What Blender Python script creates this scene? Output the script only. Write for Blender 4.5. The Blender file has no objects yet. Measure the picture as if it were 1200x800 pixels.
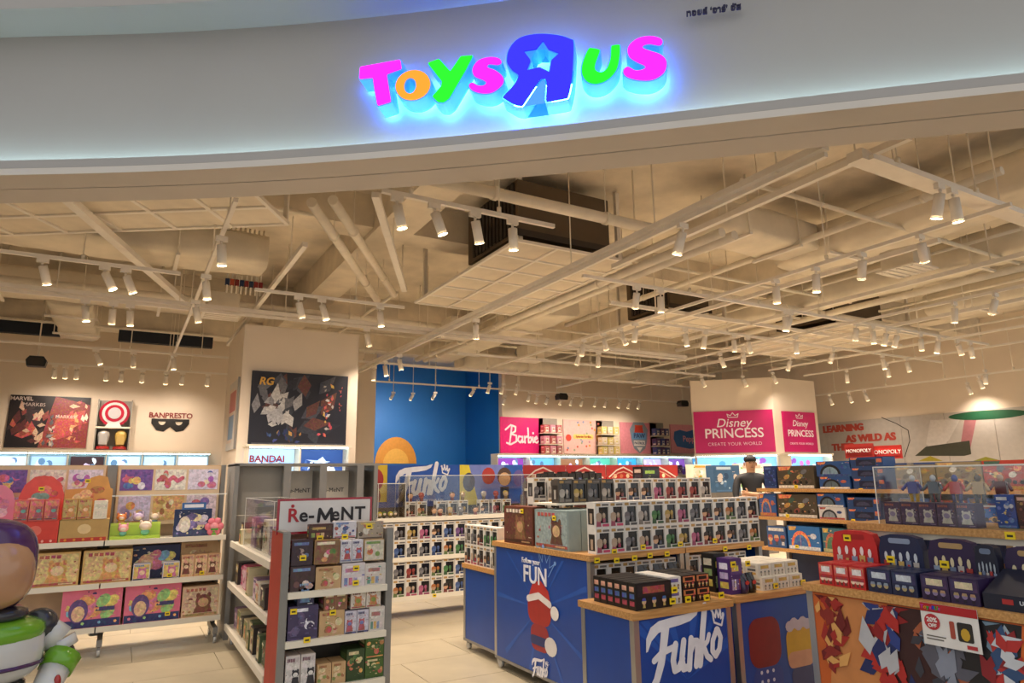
import bpy, math, random
from mathutils import Vector as V, Matrix
R_ = math.radians
rnd = random.Random(7)
SC = bpy.context.scene
COL = SC.collection

# ------------------------------------------------------------------ camera
FPX = 780.0; PITCH = math.atan(160/780); ROLL = R_(.7); YAW = R_(30); CAMH = 1.4
_fw = V((math.sin(YAW), math.cos(YAW), 0)); _rt = V((math.cos(YAW), -math.sin(YAW), 0)); _up = V((0, 0, 1))
cF = _fw*math.cos(PITCH)+_up*math.sin(PITCH); _u = -_fw*math.sin(PITCH)+_up*math.cos(PITCH)
cR = _rt*math.cos(ROLL)-_u*math.sin(ROLL); cU = _u*math.cos(ROLL)+_rt*math.sin(ROLL)
CAM = V((0, 0, CAMH))
cam = bpy.data.objects.new('camera', bpy.data.cameras.new('camera')); COL.objects.link(cam)
cam.data.sensor_width = 36; cam.data.lens = FPX/1200*36; cam.data.clip_end = 200; cam.data.clip_start = .05
cam.matrix_world = Matrix(((cR.x, cU.x, -cF.x, CAM.x), (cR.y, cU.y, -cF.y, CAM.y), (cR.z, cU.z, -cF.z, CAM.z), (0, 0, 0, 1)))
SC.camera = cam
def ray(x, y): return (x-600)*cR+(400-y)*cU+FPX*cF
def atz(x, y, z): d = ray(x, y); return CAM+d*((z-CAMH)/d.z)
def atx(x, y, X): d = ray(x, y); return CAM+d*(X/d.x)
def aty(x, y, Y): d = ray(x, y); return CAM+d*(Y/d.y)
def atplane(x, y, p, n): d = ray(x, y); return CAM+d*((p-CAM).dot(n)/d.dot(n))

# ------------------------------------------------------------------ world, exposure
w = bpy.data.worlds.new('mall_ambient'); SC.world = w; w.use_nodes = True
w.node_tree.nodes['Background'].inputs[0].default_value = (.95, .97, 1.0, 1)
w.node_tree.nodes['Background'].inputs[1].default_value = .85
SC.view_settings.view_transform = 'Standard'; SC.view_settings.look = 'None'
SC.view_settings.exposure = 0.0; SC.view_settings.gamma = 1.0; SC.view_settings.use_curve_mapping = False
LAMP_W = 113.0; WARM = (1.0, .83, .68)

# ------------------------------------------------------------------ materials
def lin(c):
    if isinstance(c, str): c = tuple(int(c[i:i+2], 16)/255 for i in (0, 2, 4))
    elif max(c) > 1.0: c = tuple(v/255 for v in c)
    return tuple((v/12.92 if v <= .04045 else ((v+.055)/1.055)**2.4) for v in c[:3])
MATS = {}
def mat(name, col=None, rough=.5, metal=0, noise=0, nscale=8, bump=0, bscale=60, attr=False, emit=None, es=1, coat=0):
    if name in MATS: return MATS[name]
    m = bpy.data.materials.new(name); m.use_nodes = True; nt = m.node_tree; b = nt.nodes['Principled BSDF']
    b.inputs['Roughness'].default_value = rough; b.inputs['Metallic'].default_value = metal
    src = None
    if attr:
        a = nt.nodes.new('ShaderNodeVertexColor'); a.layer_name = 'Col'; src = a.outputs['Color']
    elif col is not None:
        b.inputs['Base Color'].default_value = (*lin(col), 1)
    tc = None
    if noise or bump:
        tc = nt.nodes.new('ShaderNodeTexCoord')
    if noise:
        n = nt.nodes.new('ShaderNodeTexNoise'); n.inputs['Scale'].default_value = nscale; n.inputs['Detail'].default_value = 5
        nt.links.new(tc.outputs['Object'], n.inputs['Vector'])
        mr = nt.nodes.new('ShaderNodeMapRange'); mr.inputs[1].default_value = .3; mr.inputs[2].default_value = .7
        mr.inputs[3].default_value = 1-noise; mr.inputs[4].default_value = 1+noise*.4
        nt.links.new(n.outputs['Fac'], mr.inputs[0])
        mx = nt.nodes.new('ShaderNodeMix'); mx.data_type = 'RGBA'; mx.blend_type = 'MULTIPLY'; mx.inputs[0].default_value = 1
        if src: nt.links.new(src, mx.inputs[6])
        else: mx.inputs[6].default_value = (*lin(col), 1)
        nt.links.new(mr.outputs[0], mx.inputs[7]); src = mx.outputs[2]
    if src: nt.links.new(src, b.inputs['Base Color'])
    if bump:
        n = nt.nodes.new('ShaderNodeTexNoise'); n.inputs['Scale'].default_value = bscale; n.inputs['Detail'].default_value = 4
        nt.links.new(tc.outputs['Object'], n.inputs['Vector'])
        bp = nt.nodes.new('ShaderNodeBump'); bp.inputs['Strength'].default_value = bump; bp.inputs['Distance'].default_value = .01
        nt.links.new(n.outputs['Fac'], bp.inputs['Height']); nt.links.new(bp.outputs[0], b.inputs['Normal'])
    if emit is not None:
        b.inputs['Emission Color'].default_value = (*lin(emit), 1); b.inputs['Emission Strength'].default_value = es
    if coat: b.inputs['Coat Weight'].default_value = coat; b.inputs['Coat Roughness'].default_value = .1
    MATS[name] = m; return m
def attr_emit(name, es):
    m = mat(name, attr=True, rough=.4)
    nt = m.node_tree; b = nt.nodes['Principled BSDF']
    a = [n for n in nt.nodes if n.type == 'VERTEX_COLOR'][0]
    nt.links.new(a.outputs['Color'], b.inputs['Emission Color']); b.inputs['Emission Strength'].default_value = es
    return m
CARD = mat('printed_card', attr=True, rough=.42, noise=.10, nscale=14)
def print_mat():
    m = mat('litho_print', attr=True, rough=.4); nt = m.node_tree; b = nt.nodes['Principled BSDF']; a = [n for n in nt.nodes if n.type == 'VERTEX_COLOR'][0]
    tc = nt.nodes.new('ShaderNodeTexCoord'); v = nt.nodes.new('ShaderNodeTexVoronoi'); v.inputs['Scale'].default_value = 48
    ns = nt.nodes.new('ShaderNodeTexNoise'); ns.inputs['Scale'].default_value = 45; ns.inputs['Detail'].default_value = 3
    mr = nt.nodes.new('ShaderNodeMapRange'); mr.inputs[1].default_value = .3; mr.inputs[2].default_value = .7; mr.inputs[3].default_value = .78; mr.inputs[4].default_value = 1.12
    sx = nt.nodes.new('ShaderNodeSeparateColor'); h = nt.nodes.new('ShaderNodeHueSaturation'); h.inputs['Saturation'].default_value = .9
    m2 = nt.nodes.new('ShaderNodeMapRange'); m2.inputs[3].default_value = .46; m2.inputs[4].default_value = .54
    nt.links.new(tc.outputs['Object'], v.inputs['Vector']); nt.links.new(tc.outputs['Object'], ns.inputs['Vector']); nt.links.new(v.outputs['Color'], sx.inputs[0])
    ad = nt.nodes.new('ShaderNodeMath'); ad.operation = 'MULTIPLY'; nt.links.new(ns.outputs['Fac'], mr.inputs[0]); m3 = nt.nodes.new('ShaderNodeMapRange'); m3.inputs[3].default_value = .82; m3.inputs[4].default_value = 1.12
    nt.links.new(sx.outputs[0], m3.inputs[0]); nt.links.new(mr.outputs[0], ad.inputs[0]); nt.links.new(m3.outputs[0], ad.inputs[1]); nt.links.new(sx.outputs[1], m2.inputs[0])
    nt.links.new(ad.outputs[0], h.inputs['Value']); nt.links.new(m2.outputs[0], h.inputs['Hue']); nt.links.new(a.outputs['Color'], h.inputs['Color']); nt.links.new(h.outputs[0], b.inputs['Base Color'])
    return m
PRINT = print_mat()
GLOSS = mat('glossy_plastic', attr=True, rough=.18, noise=.04, nscale=10, coat=.3)
MATT = mat('matt_paint', attr=True, rough=.6, noise=.08, nscale=9)
BACKLIT = attr_emit('backlit_print', 1.0)
WALLM = mat('warm_white_plaster', 'E9DAC6', .85, noise=.05, nscale=1.5, bump=.08, bscale=90)
FASM = mat('fascia_paint', 'A8A39E', .7, noise=.04, nscale=1.2, bump=.03, bscale=60)
BLUEM = mat('deep_blue_paint', '1470BE', .5, noise=.05, nscale=2)
CEILM = mat('sprayed_ceiling_paint', 'E8DCC8', .9, noise=.22, nscale=2.2, bump=.5, bscale=18)
DUCTM = mat('duct_wrap_paint', 'EADFCB', .8, noise=.15, nscale=3, bump=.6, bscale=6)
PIPEM = mat('painted_pipe', 'EEE4D2', .5, noise=.10, nscale=6)
TRACKM = mat('white_track_enamel', 'F0E8DC', .4, noise=.05)
STEEL = mat('grey_powder_steel', '8B8882', .45, metal=.3, noise=.08)
CHROME = mat('bright_aluminium', 'B9B7B2', .3, metal=.8, noise=.05)
SHELFW = mat('cream_shelf_enamel', 'E8DFCB', .4, noise=.04)
DARK = mat('dark_void', '15110E', .8, noise=.1)
BLACKP = mat('black_plastic', '141414', .35, noise=.1)
SLATE = mat('grey_laminate_panel', '8E897F', .6, noise=.07, nscale=4)
LENS = mat('lamp_lens', 'FFF2D8', .4, emit='FFE3B8', es=14, noise=.02)
LENSOFF = mat('lamp_lens_unlit', '6B6358', .2, noise=.1)
LEDM = mat('cyan_led_strip', 'FFFFFF', .4, emit='C8F4FF', es=13, noise=.02)
def wood_mat():
    m = bpy.data.materials.new('light_oak_veneer'); m.use_nodes = True; nt = m.node_tree; b = nt.nodes['Principled BSDF']
    tc = nt.nodes.new('ShaderNodeTexCoord'); mp = nt.nodes.new('ShaderNodeMapping'); mp.inputs['Scale'].default_value = (3, 40, 40)
    n = nt.nodes.new('ShaderNodeTexNoise'); n.inputs['Scale'].default_value = 2; n.inputs['Detail'].default_value = 8
    cr = nt.nodes.new('ShaderNodeValToRGB'); cr.color_ramp.elements[0].position = .3; cr.color_ramp.elements[1].position = .7
    cr.color_ramp.elements[0].color = (*lin('A9743C'), 1); cr.color_ramp.elements[1].color = (*lin('D3A263'), 1)
    nt.links.new(tc.outputs['Object'], mp.inputs[0]); nt.links.new(mp.outputs[0], n.inputs['Vector']); nt.links.new(n.outputs['Fac'], cr.inputs[0])
    nt.links.new(cr.outputs[0], b.inputs['Base Color']); b.inputs['Roughness'].default_value = .45
    return m
WOOD = wood_mat()
def acrylic_mat():
    m = bpy.data.materials.new('clear_acrylic'); m.use_nodes = True; nt = m.node_tree
    for n in list(nt.nodes): nt.nodes.remove(n)
    o = nt.nodes.new('ShaderNodeOutputMaterial'); t = nt.nodes.new('ShaderNodeBsdfTransparent'); g = nt.nodes.new('ShaderNodeBsdfGlossy')
    lw = nt.nodes.new('ShaderNodeLayerWeight'); lw.inputs[0].default_value = .25
    n = nt.nodes.new('ShaderNodeTexNoise'); n.inputs['Scale'].default_value = 3
    mr = nt.nodes.new('ShaderNodeMapRange'); mr.inputs[3].default_value = .03; mr.inputs[4].default_value = .06
    ad = nt.nodes.new('ShaderNodeMath'); ad.operation = 'MULTIPLY_ADD'; ad.inputs[1].default_value = .2
    mx = nt.nodes.new('ShaderNodeMixShader'); t.inputs[0].default_value = (.95, .96, .96, 1); g.inputs['Roughness'].default_value = .04
    nt.links.new(n.outputs['Fac'], mr.inputs[0]); nt.links.new(lw.outputs['Facing'], ad.inputs[0]); nt.links.new(mr.outputs[0], ad.inputs[2])
    nt.links.new(ad.outputs[0], mx.inputs[0]); nt.links.new(t.outputs[0], mx.inputs[1]); nt.links.new(g.outputs[0], mx.inputs[2]); nt.links.new(mx.outputs[0], o.inputs[0])
    return m
ACR = acrylic_mat()
ACRE = mat('acrylic_cut_edge', 'E9E6DC', .2, noise=.03)

# ------------------------------------------------------------------ mesh helpers
class MB:
    def __init__(s): s.v = []; s.f = []; s.c = []; s.smooth = []
    def face(s, pts, c=(1, 1, 1), sm=False):
        i = len(s.v); s.v += [tuple(p) for p in pts]; s.f.append(tuple(range(i, i+len(pts)))); s.c.append(c); s.smooth.append(sm)
    def box(s, x0, x1, y0, y1, z0, z1, c=(1, 1, 1), front=None, top=None):
        i = len(s.v); s.v += [(x0, y0, z0), (x1, y0, z0), (x1, y1, z0), (x0, y1, z0), (x0, y0, z1), (x1, y0, z1), (x1, y1, z1), (x0, y1, z1)]
        fs = ((0, 3, 2, 1), (4, 5, 6, 7), (0, 1, 5, 4), (1, 2, 6, 5), (2, 3, 7, 6), (3, 0, 4, 7))
        cs = (c, top or c, front or c, c, c, c)
        for f, cc in zip(fs, cs): s.f.append(tuple(i+k for k in f)); s.c.append(cc); s.smooth.append(False)
        return s
    def prism(s, poly, a, b, axis=1, c=(1, 1, 1), cap=None):   # poly of 2d points extruded between a and b along axis
        def P(p, t): return {0: (t, p[0], p[1]), 1: (p[0], t, p[1]), 2: (p[0], p[1], t)}[axis]
        n = len(poly); i = len(s.v); s.v += [P(p, a) for p in poly]+[P(p, b) for p in poly]
        s.f.append(tuple(i+k for k in range(n))); s.f.append(tuple(i+n+k for k in reversed(range(n))))
        s.c += [cap or c, cap or c]; s.smooth += [False, False]
        for k in range(n):
            s.f.append((i+k, i+n+k, i+n+(k+1) % n, i+(k+1) % n)); s.c.append(c); s.smooth.append(False)
        return s
    def tube(s, p, q, r, c=(1, 1, 1), n=10, r2=None, caps=True, sm=True):
        p = V(p); q = V(q); d = (q-p).normalized(); a = d.orthogonal().normalized(); b = d.cross(a); r2 = r if r2 is None else r2; i = len(s.v)
        for (o, rr) in ((p, r), (q, r2)):
            for k in range(n): t = 2*math.pi*k/n; s.v.append(tuple(o+(a*math.cos(t)+b*math.sin(t))*rr))
        for k in range(n): s.f.append((i+k, i+(k+1) % n, i+n+(k+1) % n, i+n+k)); s.c.append(c); s.smooth.append(sm)
        if caps: s.f.append(tuple(i+k for k in reversed(range(n)))); s.f.append(tuple(i+n+k for k in range(n))); s.c += [c, c]; s.smooth += [False, False]
        return s
    def bar(s, p, q, w, h, c=(1, 1, 1)):      # rectangular bar, h along world z (or x when vertical)
        p = V(p); q = V(q); d = (q-p).normalized(); u = V((0, 0, 1)) if abs(d.z) < .9 else V((1, 0, 0)); a = d.cross(u).normalized()*w/2; b = a.cross(d).normalized()*h/2
        i = len(s.v); s.v += [tuple(o+x) for o in (p, q) for x in (-a-b, a-b, a+b, -a+b)]
        for f in ((3, 2, 1, 0), (4, 5, 6, 7), (0, 1, 5, 4), (1, 2, 6, 5), (2, 3, 7, 6), (3, 0, 4, 7)): s.f.append(tuple(i+k for k in f)); s.c.append(c); s.smooth.append(False)
        return s
    def ell(s, o, r, c=(1, 1, 1), n=10, m=6, M=None):    # ellipsoid
        i = len(s.v); o = V(o)
        for a in range(m+1):
            ph = math.pi*a/m
            for k in range(n):
                t = 2*math.pi*k/n; p = V((r[0]*math.sin(ph)*math.cos(t), r[1]*math.sin(ph)*math.sin(t), r[2]*math.cos(ph)))
                if M: p = M @ p
                s.v.append(tuple(o+p))
        for a in range(m):
            for k in range(n):
                s.f.append((i+a*n+k, i+(a+1)*n+k, i+(a+1)*n+(k+1) % n, i+a*n+(k+1) % n)); s.c.append(c); s.smooth.append(True)
        return s
    def lathe(s, prof, c=(1, 1, 1), n=14, o=(0, 0, 0)):
        i = len(s.v)
        for (r, z) in prof:
            for k in range(n): t = 2*math.pi*k/n; s.v.append((o[0]+r*math.cos(t), o[1]+r*math.sin(t), o[2]+z))
        for a in range(len(prof)-1):
            for k in range(n): s.f.append((i+a*n+k, i+a*n+(k+1) % n, i+(a+1)*n+(k+1) % n, i+(a+1)*n+k)); s.c.append(c); s.smooth.append(True)
        return s
    # flat print on the plane y = Y (facing -y), 2d coordinates x,z
    def q(s, x0, x1, z0, z1, Y, c): s.face([(x0, Y, z0), (x1, Y, z0), (x1, Y, z1), (x0, Y, z1)], c); return s
    def poly(s, pts, Y, c): s.face([(p[0], Y, p[1]) for p in pts], c); return s
    def disc(s, x, z, rx, rz, Y, c, n=14, rot=0):
        cr, sr = math.cos(rot), math.sin(rot)
        s.face([(x+rx*math.cos(2*math.pi*k/n)*cr-rz*math.sin(2*math.pi*k/n)*sr, Y, z+rx*math.cos(2*math.pi*k/n)*sr+rz*math.sin(2*math.pi*k/n)*cr) for k in range(n)], c); return s
    def stroke(s, pts, w, Y, c, w2=None):     # poly-line brush with round joints
        w2 = w if w2 is None else w2; L = len(pts)-1; e = 6e-5
        for k in range(L+1):
            s.nst = getattr(s, 'nst', 0)+1
            ww = (w+(w2-w)*k/L)/2; s.disc(pts[k][0], pts[k][1], ww, ww, Y-e*s.nst, c, 10)
            if k == L: break
            a = V((pts[k][0], pts[k][1])); b = V((pts[k+1][0], pts[k+1][1])); d = (b-a)
            if d.length < 1e-9: continue
            d.normalize(); nn = V((-d.y, d.x)); wa = ww; wb = (w+(w2-w)*(k+1)/L)/2; s.nst += 1; yy = Y-e*s.nst
            s.face([(a.x-nn.x*wa, yy, a.y-nn.y*wa), (b.x-nn.x*wb, yy, b.y-nn.y*wb), (b.x+nn.x*wb, yy, b.y+nn.y*wb), (a.x+nn.x*wa, yy, a.y+nn.y*wa)], c)
        return s
    def mesh(s, name, m):
        me = bpy.data.meshes.new(name); me.from_pydata(s.v, [], s.f)
        ca = me.color_attributes.new('Col', 'BYTE_COLOR', 'CORNER')
        buf = []
        cache = {}
        for f, c in zip(s.f, s.c):
            if c not in cache: cache[c] = (*lin(c), 1.0)
            buf += cache[c]*len(f)
        ca.data.foreach_set('color', buf)
        me.polygons.foreach_set('use_smooth', s.smooth)
        me.materials.append(m); me.update(); return me
    def build(s, name, m, parent=None, loc=None, rz=0):
        return link(name, s.mesh(name, m), parent, loc, rz)
def link(name, me, parent=None, loc=None, rz=0):
    o = bpy.data.objects.new(name, me); COL.objects.link(o)
    if parent is not None: o.parent = parent
    if loc is not None: o.location = loc
    if rz: o.rotation_euler = (0, 0, rz)
    return o
def tag(o, label, cat, group=None):
    o['label'] = label; o['category'] = cat
    if group: o['group'] = group
    return o
def thing(name, label, cat, loc=(0, 0, 0), rz=0, group=None):
    o = bpy.data.objects.new(name, None); COL.objects.link(o); o.location = loc; o.rotation_euler = (0, 0, rz); o.empty_display_size = .05
    return tag(o, label, cat, group)
def struct(o): o['kind'] = 'structure'; return o
def spline(pts, n=6, closed=True):
    out = []; L = len(pts)
    for i in range(L if closed else L-1):
        g = lambda k: V(pts[k % L]) if closed else V(pts[max(0, min(L-1, k))])
        p0, p1, p2, p3 = g(i-1), g(i), g(i+1), g(i+2)
        for k in range(n):
            t = k/n
            out.append(.5*((2*p1)+(p2-p0)*t+(2*p0-5*p1+4*p2-p3)*t*t+(3*p1-p0-3*p2+p3)*t**3))
    if not closed: out.append(V(pts[-1]))
    return out
def curve_mesh(name, loops, depth, m, msides=None, bevel=0):    # filled 2d outline with holes, extruded both ways by depth/2, in local xy
    cu = bpy.data.curves.new(name, 'CURVE'); cu.dimensions = '2D'; cu.fill_mode = 'BOTH'; cu.extrude = depth/2
    for lp in loops:
        sp = cu.splines.new('POLY'); sp.points.add(len(lp)-1); sp.use_cyclic_u = True
        for k, p in enumerate(lp): sp.points[k].co = (p[0], p[1], 0, 1)
    ob = bpy.data.objects.new(name, cu); me = bpy.data.meshes.new_from_object(ob)
    bpy.data.objects.remove(ob); bpy.data.curves.remove(cu)
    me.materials.clear(); me.materials.append(m)
    if msides:
        me.materials.append(msides)
        for p in me.polygons: p.material_index = 0 if p.normal.z > .5 else 1
    return me
TXT = {}
def text_mesh(body, size, m, depth=.004, bold=0, shear=0, space=1, align='CENTER'):
    key = (body, size, m.name, depth, bold, shear, space, align)
    if key in TXT: return TXT[key]
    cu = bpy.data.curves.new('lettering', 'FONT'); cu.body = body; cu.size = size; cu.extrude = depth/2; cu.offset = bold*size; cu.shear = shear; cu.space_character = space
    cu.align_x = align; cu.align_y = 'CENTER'; cu.resolution_u = 3
    ob = bpy.data.objects.new('lettering', cu); me = bpy.data.meshes.new_from_object(ob)
    bpy.data.objects.remove(ob); bpy.data.curves.remove(cu)
    me.materials.clear(); me.materials.append(m); TXT[key] = me; return me
def text(body, size, m, loc, parent=None, rz=0, name='lettering', **k):   # upright text facing local -y
    o = link(name, text_mesh(body, size, m, **k), parent); o.location = loc; o.rotation_euler = (R_(90), 0, rz); return o
INK = {}
def ink(c, emit=0):
    k = (c, emit)
    if k not in INK: INK[k] = mat('ink_%s_%d' % (c, int(emit*10)), c, .45, noise=.03, emit=(c if emit else None), es=emit)
    return INK[k]

# ================================================================== STRUCTURE
TILEM = mat('beige_stone_tile', 'BDB094', .35, noise=.14, nscale=3, bump=.04, bscale=40)
GROUT = mat('tile_grout', 'A3967A', .8, noise=.1)
fl = struct(MB().box(-14, 24, -8, 20, -.2, -.008).build('floor', GROUT))
tile = MB(); tw, th = 1.2, .6; g = .0015; b_ = .002
tile.v = [(g, g, -.004), (tw-g, g, -.004), (tw-g, th-g, -.008), (g, th-g, -.008), (g+b_, g+b_, 0), (tw-g-b_, g+b_, 0), (tw-g-b_, th-g-b_, 0), (g+b_, th-g-b_, 0)]
tile.f = [(0, 1, 5, 4), (1, 2, 6, 5), (2, 3, 7, 6), (3, 0, 4, 7), (4, 5, 6, 7)]; tile.c = [(1, 1, 1)]*5; tile.smooth = [False]*5
tme = tile.mesh('floor_tile', TILEM)
far_t = MB()
for j in range(-4, 31):
    for i in range(-7, 17):
        x = i*tw+(0.3 if j % 2 else -.3)-.1; y = j*th-.15
        if -2.6 < x < 6.5 and 2.2 < y < 10: link('floor_tile', tme, fl, (x, y, 0))
        elif -8 < x < 17 and y < 18:
            n = len(far_t.v); far_t.v += [(a+x, b+y, c) for a, b, c in tile.v]; far_t.f += [tuple(n+k for k in f) for f in tile.f]; far_t.c += tile.c; far_t.smooth += tile.smooth
ft = far_t.build('floor_tile_field', TILEM, fl); ft['kind'] = 'stuff'

def wallbox(name, x0, x1, y0, y1, z0, z1, m): return struct(MB().box(x0, x1, y0, y1, z0, z1).build(name, m))
YB = 16.0
wallbox('wall_back', -4.2, 5.3, YB, YB+.2, 0, 4.7, WALLM)
wallbox('wall_back_alcove', 5.1, 9.1, 18.3, 18.5, 0, 4.7, BLUEM)
wallbox('wall_alcove_return', 8.9, 9.1, YB+.2, 18.3, 0, 4.7, BLUEM)
wallbox('wall_alcove_left', 5.1, 5.3, YB+.2, 18.3, 0, 4.7, BLUEM)
wallbox('wall_back_right', 8.9, 16.2, YB, YB+.2, 0, 4.7, WALLM)
wallbox('wall_right', 16.0, 16.2, -2, YB, 0, 4.7, WALLM)
wallbox('wall_left', -4.4, -4.2, 5.8, YB+.2, 0, 4.7, WALLM)
# free-standing pillar with the robot poster, and chamfered pillar with the pink signs
pil = struct(MB().box(1.34, 3.02, 10, 11.6, 0, 3.62).build('wall_pillar_poster', WALLM))
pa, pb, pc = V((11.2, 11.19)), V((12.45, 9.95)), V((13.95, 9.95))
pp_ = MB().prism([(pa.x, pa.y), (pb.x, pb.y), (pc.x, pc.y), (13.95, 12.2), (12.25, 12.15)], 0, 3.55, 2); struct(pp_.build('wall_pillar_chamfered', WALLM))

# ---- curved shop-front: lip curve from the photograph at the lip's height
ZL = 3.40
fpix = [(0, 188), (100, 188.5), (190, 187), (300, 181), (400, 172), (500, 164), (600, 156), (700, 142.5), (800, 129), (900, 117), (1000, 106), (1100, 95), (1200, 85)]
fp = [atz(x, y, ZL).xy for x, y in fpix]
def smooth(ps, it=6):
    ps = [p.copy() for p in ps]
    for _ in range(it): ps = [ps[0]]+[(ps[i-1]+2*ps[i]+ps[i+1])/4 for i in range(1, len(ps)-1)]+[ps[-1]]
    return ps
fp = smooth(fp)
d0 = (fp[0]-fp[1]).normalized(); d1 = (fp[-1]-fp[-2]).normalized()
fp = [fp[0]+d0*4+V((0, -.5)), fp[0]+d0*2+V((0, -.12)), fp[0]+d0]+fp+[fp[-1]+d1, fp[-1]+d1*2.5]
fp = [V(p[:2]) for p in spline([(p.x, p.y, 0) for p in fp], 4, False)]
def nrm(i):
    a = fp[max(0, i-1)]; b = fp[min(len(fp)-1, i+1)]; d = (b-a).normalized(); n = V((-d.y, d.x)); return n if n.dot(V((.5, .87))) > 0 else -n
FN = [nrm(i) for i in range(len(fp))]
def sweep(name, prof, m, parent=None):     # prof: list of (offset away from the camera, z), closed
    mb = MB(); n = len(prof)
    for i, p in enumerate(fp):
        for (o, z) in prof: mb.v.append((p.x+FN[i].x*o, p.y+FN[i].y*o, z))
    for i in range(len(fp)-1):
        for k in range(n): mb.f.append((i*n+k, i*n+(k+1) % n, (i+1)*n+(k+1) % n, (i+1)*n+k)); mb.c.append((1, 1, 1)); mb.smooth.append(False)
    mb.f += [tuple(reversed(range(n))), tuple((len(fp)-1)*n+k for k in range(n))]; mb.c += [(1, 1, 1)]*2; mb.smooth += [False]*2
    return mb.build(name, m, parent)
FB = .11      # fascia board stands this far behind the lip
struct(sweep('wall_fascia', [(FB, ZL-.07), (FB+.14, ZL-.07), (FB+.14, 5.3), (FB, 5.3)], FASM))
SOFM = mat('soffit_paint', 'D2C9BE', .75, noise=.05, nscale=1.5, bump=.03)
struct(sweep('trim_1', [(0, ZL-.055), (.03, ZL-.055), (.03, ZL), (0, ZL)], FASM))
struct(sweep('trim_2', [(0, ZL-.10), (.20, ZL-.10), (.20, ZL-.056), (0, ZL-.056)], SOFM))
struct(sweep('trim_3', [(.212, ZL-.10), (.42, ZL-.10), (.42, 4.7), (.36, 4.7), (.36, ZL-.06), (.212, ZL-.06)], SOFM))
struct(sweep('trim_4', [(.20, ZL-.085), (.212, ZL-.085), (.212, ZL-.06), (.20, ZL-.06)], DARK))
led = sweep('led_cove_strip', [(.045, ZL-.05), (.095, ZL-.05), (.095, ZL-.035), (.045, ZL-.035)], LEDM)
tag(led, 'cyan-white LED strip glowing in the cove along the shop-front lip', 'light strip')
# upper ledge over the fascia, with its own cove light
ZT = 4.36
struct(sweep('trim_5', [(-.16, ZT), (FB, ZT), (FB, 5.3), (-.16, 5.3)], FASM))

# ---- ceiling slab behind the fascia, downstand beams
cs = MB(); back = [(-4.4, 18.5), (16.2, 18.5)]
front = [(p.x+FN[i].x*.40, p.y+FN[i].y*.40) for i, p in enumerate(fp)]
front = [(-4.4, front[0][1])]+[p for p in front if p[0] > -4.3]+[(16.2, front[-1][1])]
poly = front+[(16.2, 18.5), (-4.4, 18.5)]
cs.prism(poly, 4.7, 4.9, 2); struct(cs.build('ceiling', CEILM))
def beam(x0, x1, y0, y1, z0): return struct(MB().box(x0, x1, y0, y1, z0, 4.7).build('ceiling_beam', CEILM))
for X in (2.3, 8.2, 13.2): beam(X, X+.45, 5.4 if X < 5 else 2.2, 16, 4.25)
for Yb in (7.2, 11.6, 14.6): beam(-4.2, 16, Yb, Yb+.4, 4.3)
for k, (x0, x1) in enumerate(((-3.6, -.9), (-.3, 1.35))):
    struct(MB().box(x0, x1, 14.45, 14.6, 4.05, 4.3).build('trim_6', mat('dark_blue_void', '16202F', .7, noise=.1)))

# ================================================================== CEILING SERVICES
ZTR = 3.6
OBST = [(3.28, 4.9, 5.6, 8.5), (10.05, 12.45, 6.55, 9.25), (7.15, 8.65, 7.45, 9.05), (6.95, 7.85, 2.1, 5.5), (4.9, 7.0, 4.6, 5.4), (9.0, 9.8, 2.5, 8.6), (-2.7, 1.45, 8.0, 8.9), (-2.7, 1.3, 10.5, 11.3), (-1.3, -.5, 11.2, 14.3), (5.45, 6.35, 8.5, 13.6), (6.4, 13.3, 13.3, 14.1), (11.45, 12.35, 2.9, 6.1), (.88, 1.45, 8.4, 9.3)]
def clear(x, y, me=None): return not any(a-.02 < x < b+.02 and c-.02 < y < d+.02 for k, (a, b, c, d) in enumerate(OBST))
def track(axis, c, a, b, z=ZTR, label='', strut=False, rods=1.4):
    P = (lambda t, zz: (c, t, zz)) if axis == 'Y' else (lambda t, zz: (t, c, zz))
    root = thing('lighting_track', label, 'lighting track', P(a, z), 0, None); o = V(P(a, z))
    L = lambda t, zz: tuple(V(P(t, zz))-o)
    mb = MB(); mb.bar(L(a, z), L(b, z), .035, .035); mb.build('rail', TRACKM, root)
    if strut:
        MB().bar(L(a, z+.06), L(b, z+.06), .075, .05).build('channel', TRACKM, root)
    n = max(2, int(abs(b-a)/rods)+1)
    for k in range(n):
        t = a+(b-a)*(k+.3)/n
        if not clear(*P(t, z)[:2]): continue
        MB().tube(L(t, z+.02), L(t, 4.68), .007, n=5).tube(L(t, z+.02), L(t, z+.07), .02, n=6).build('hanger_rod', PIPEM, root)
    return root
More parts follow.
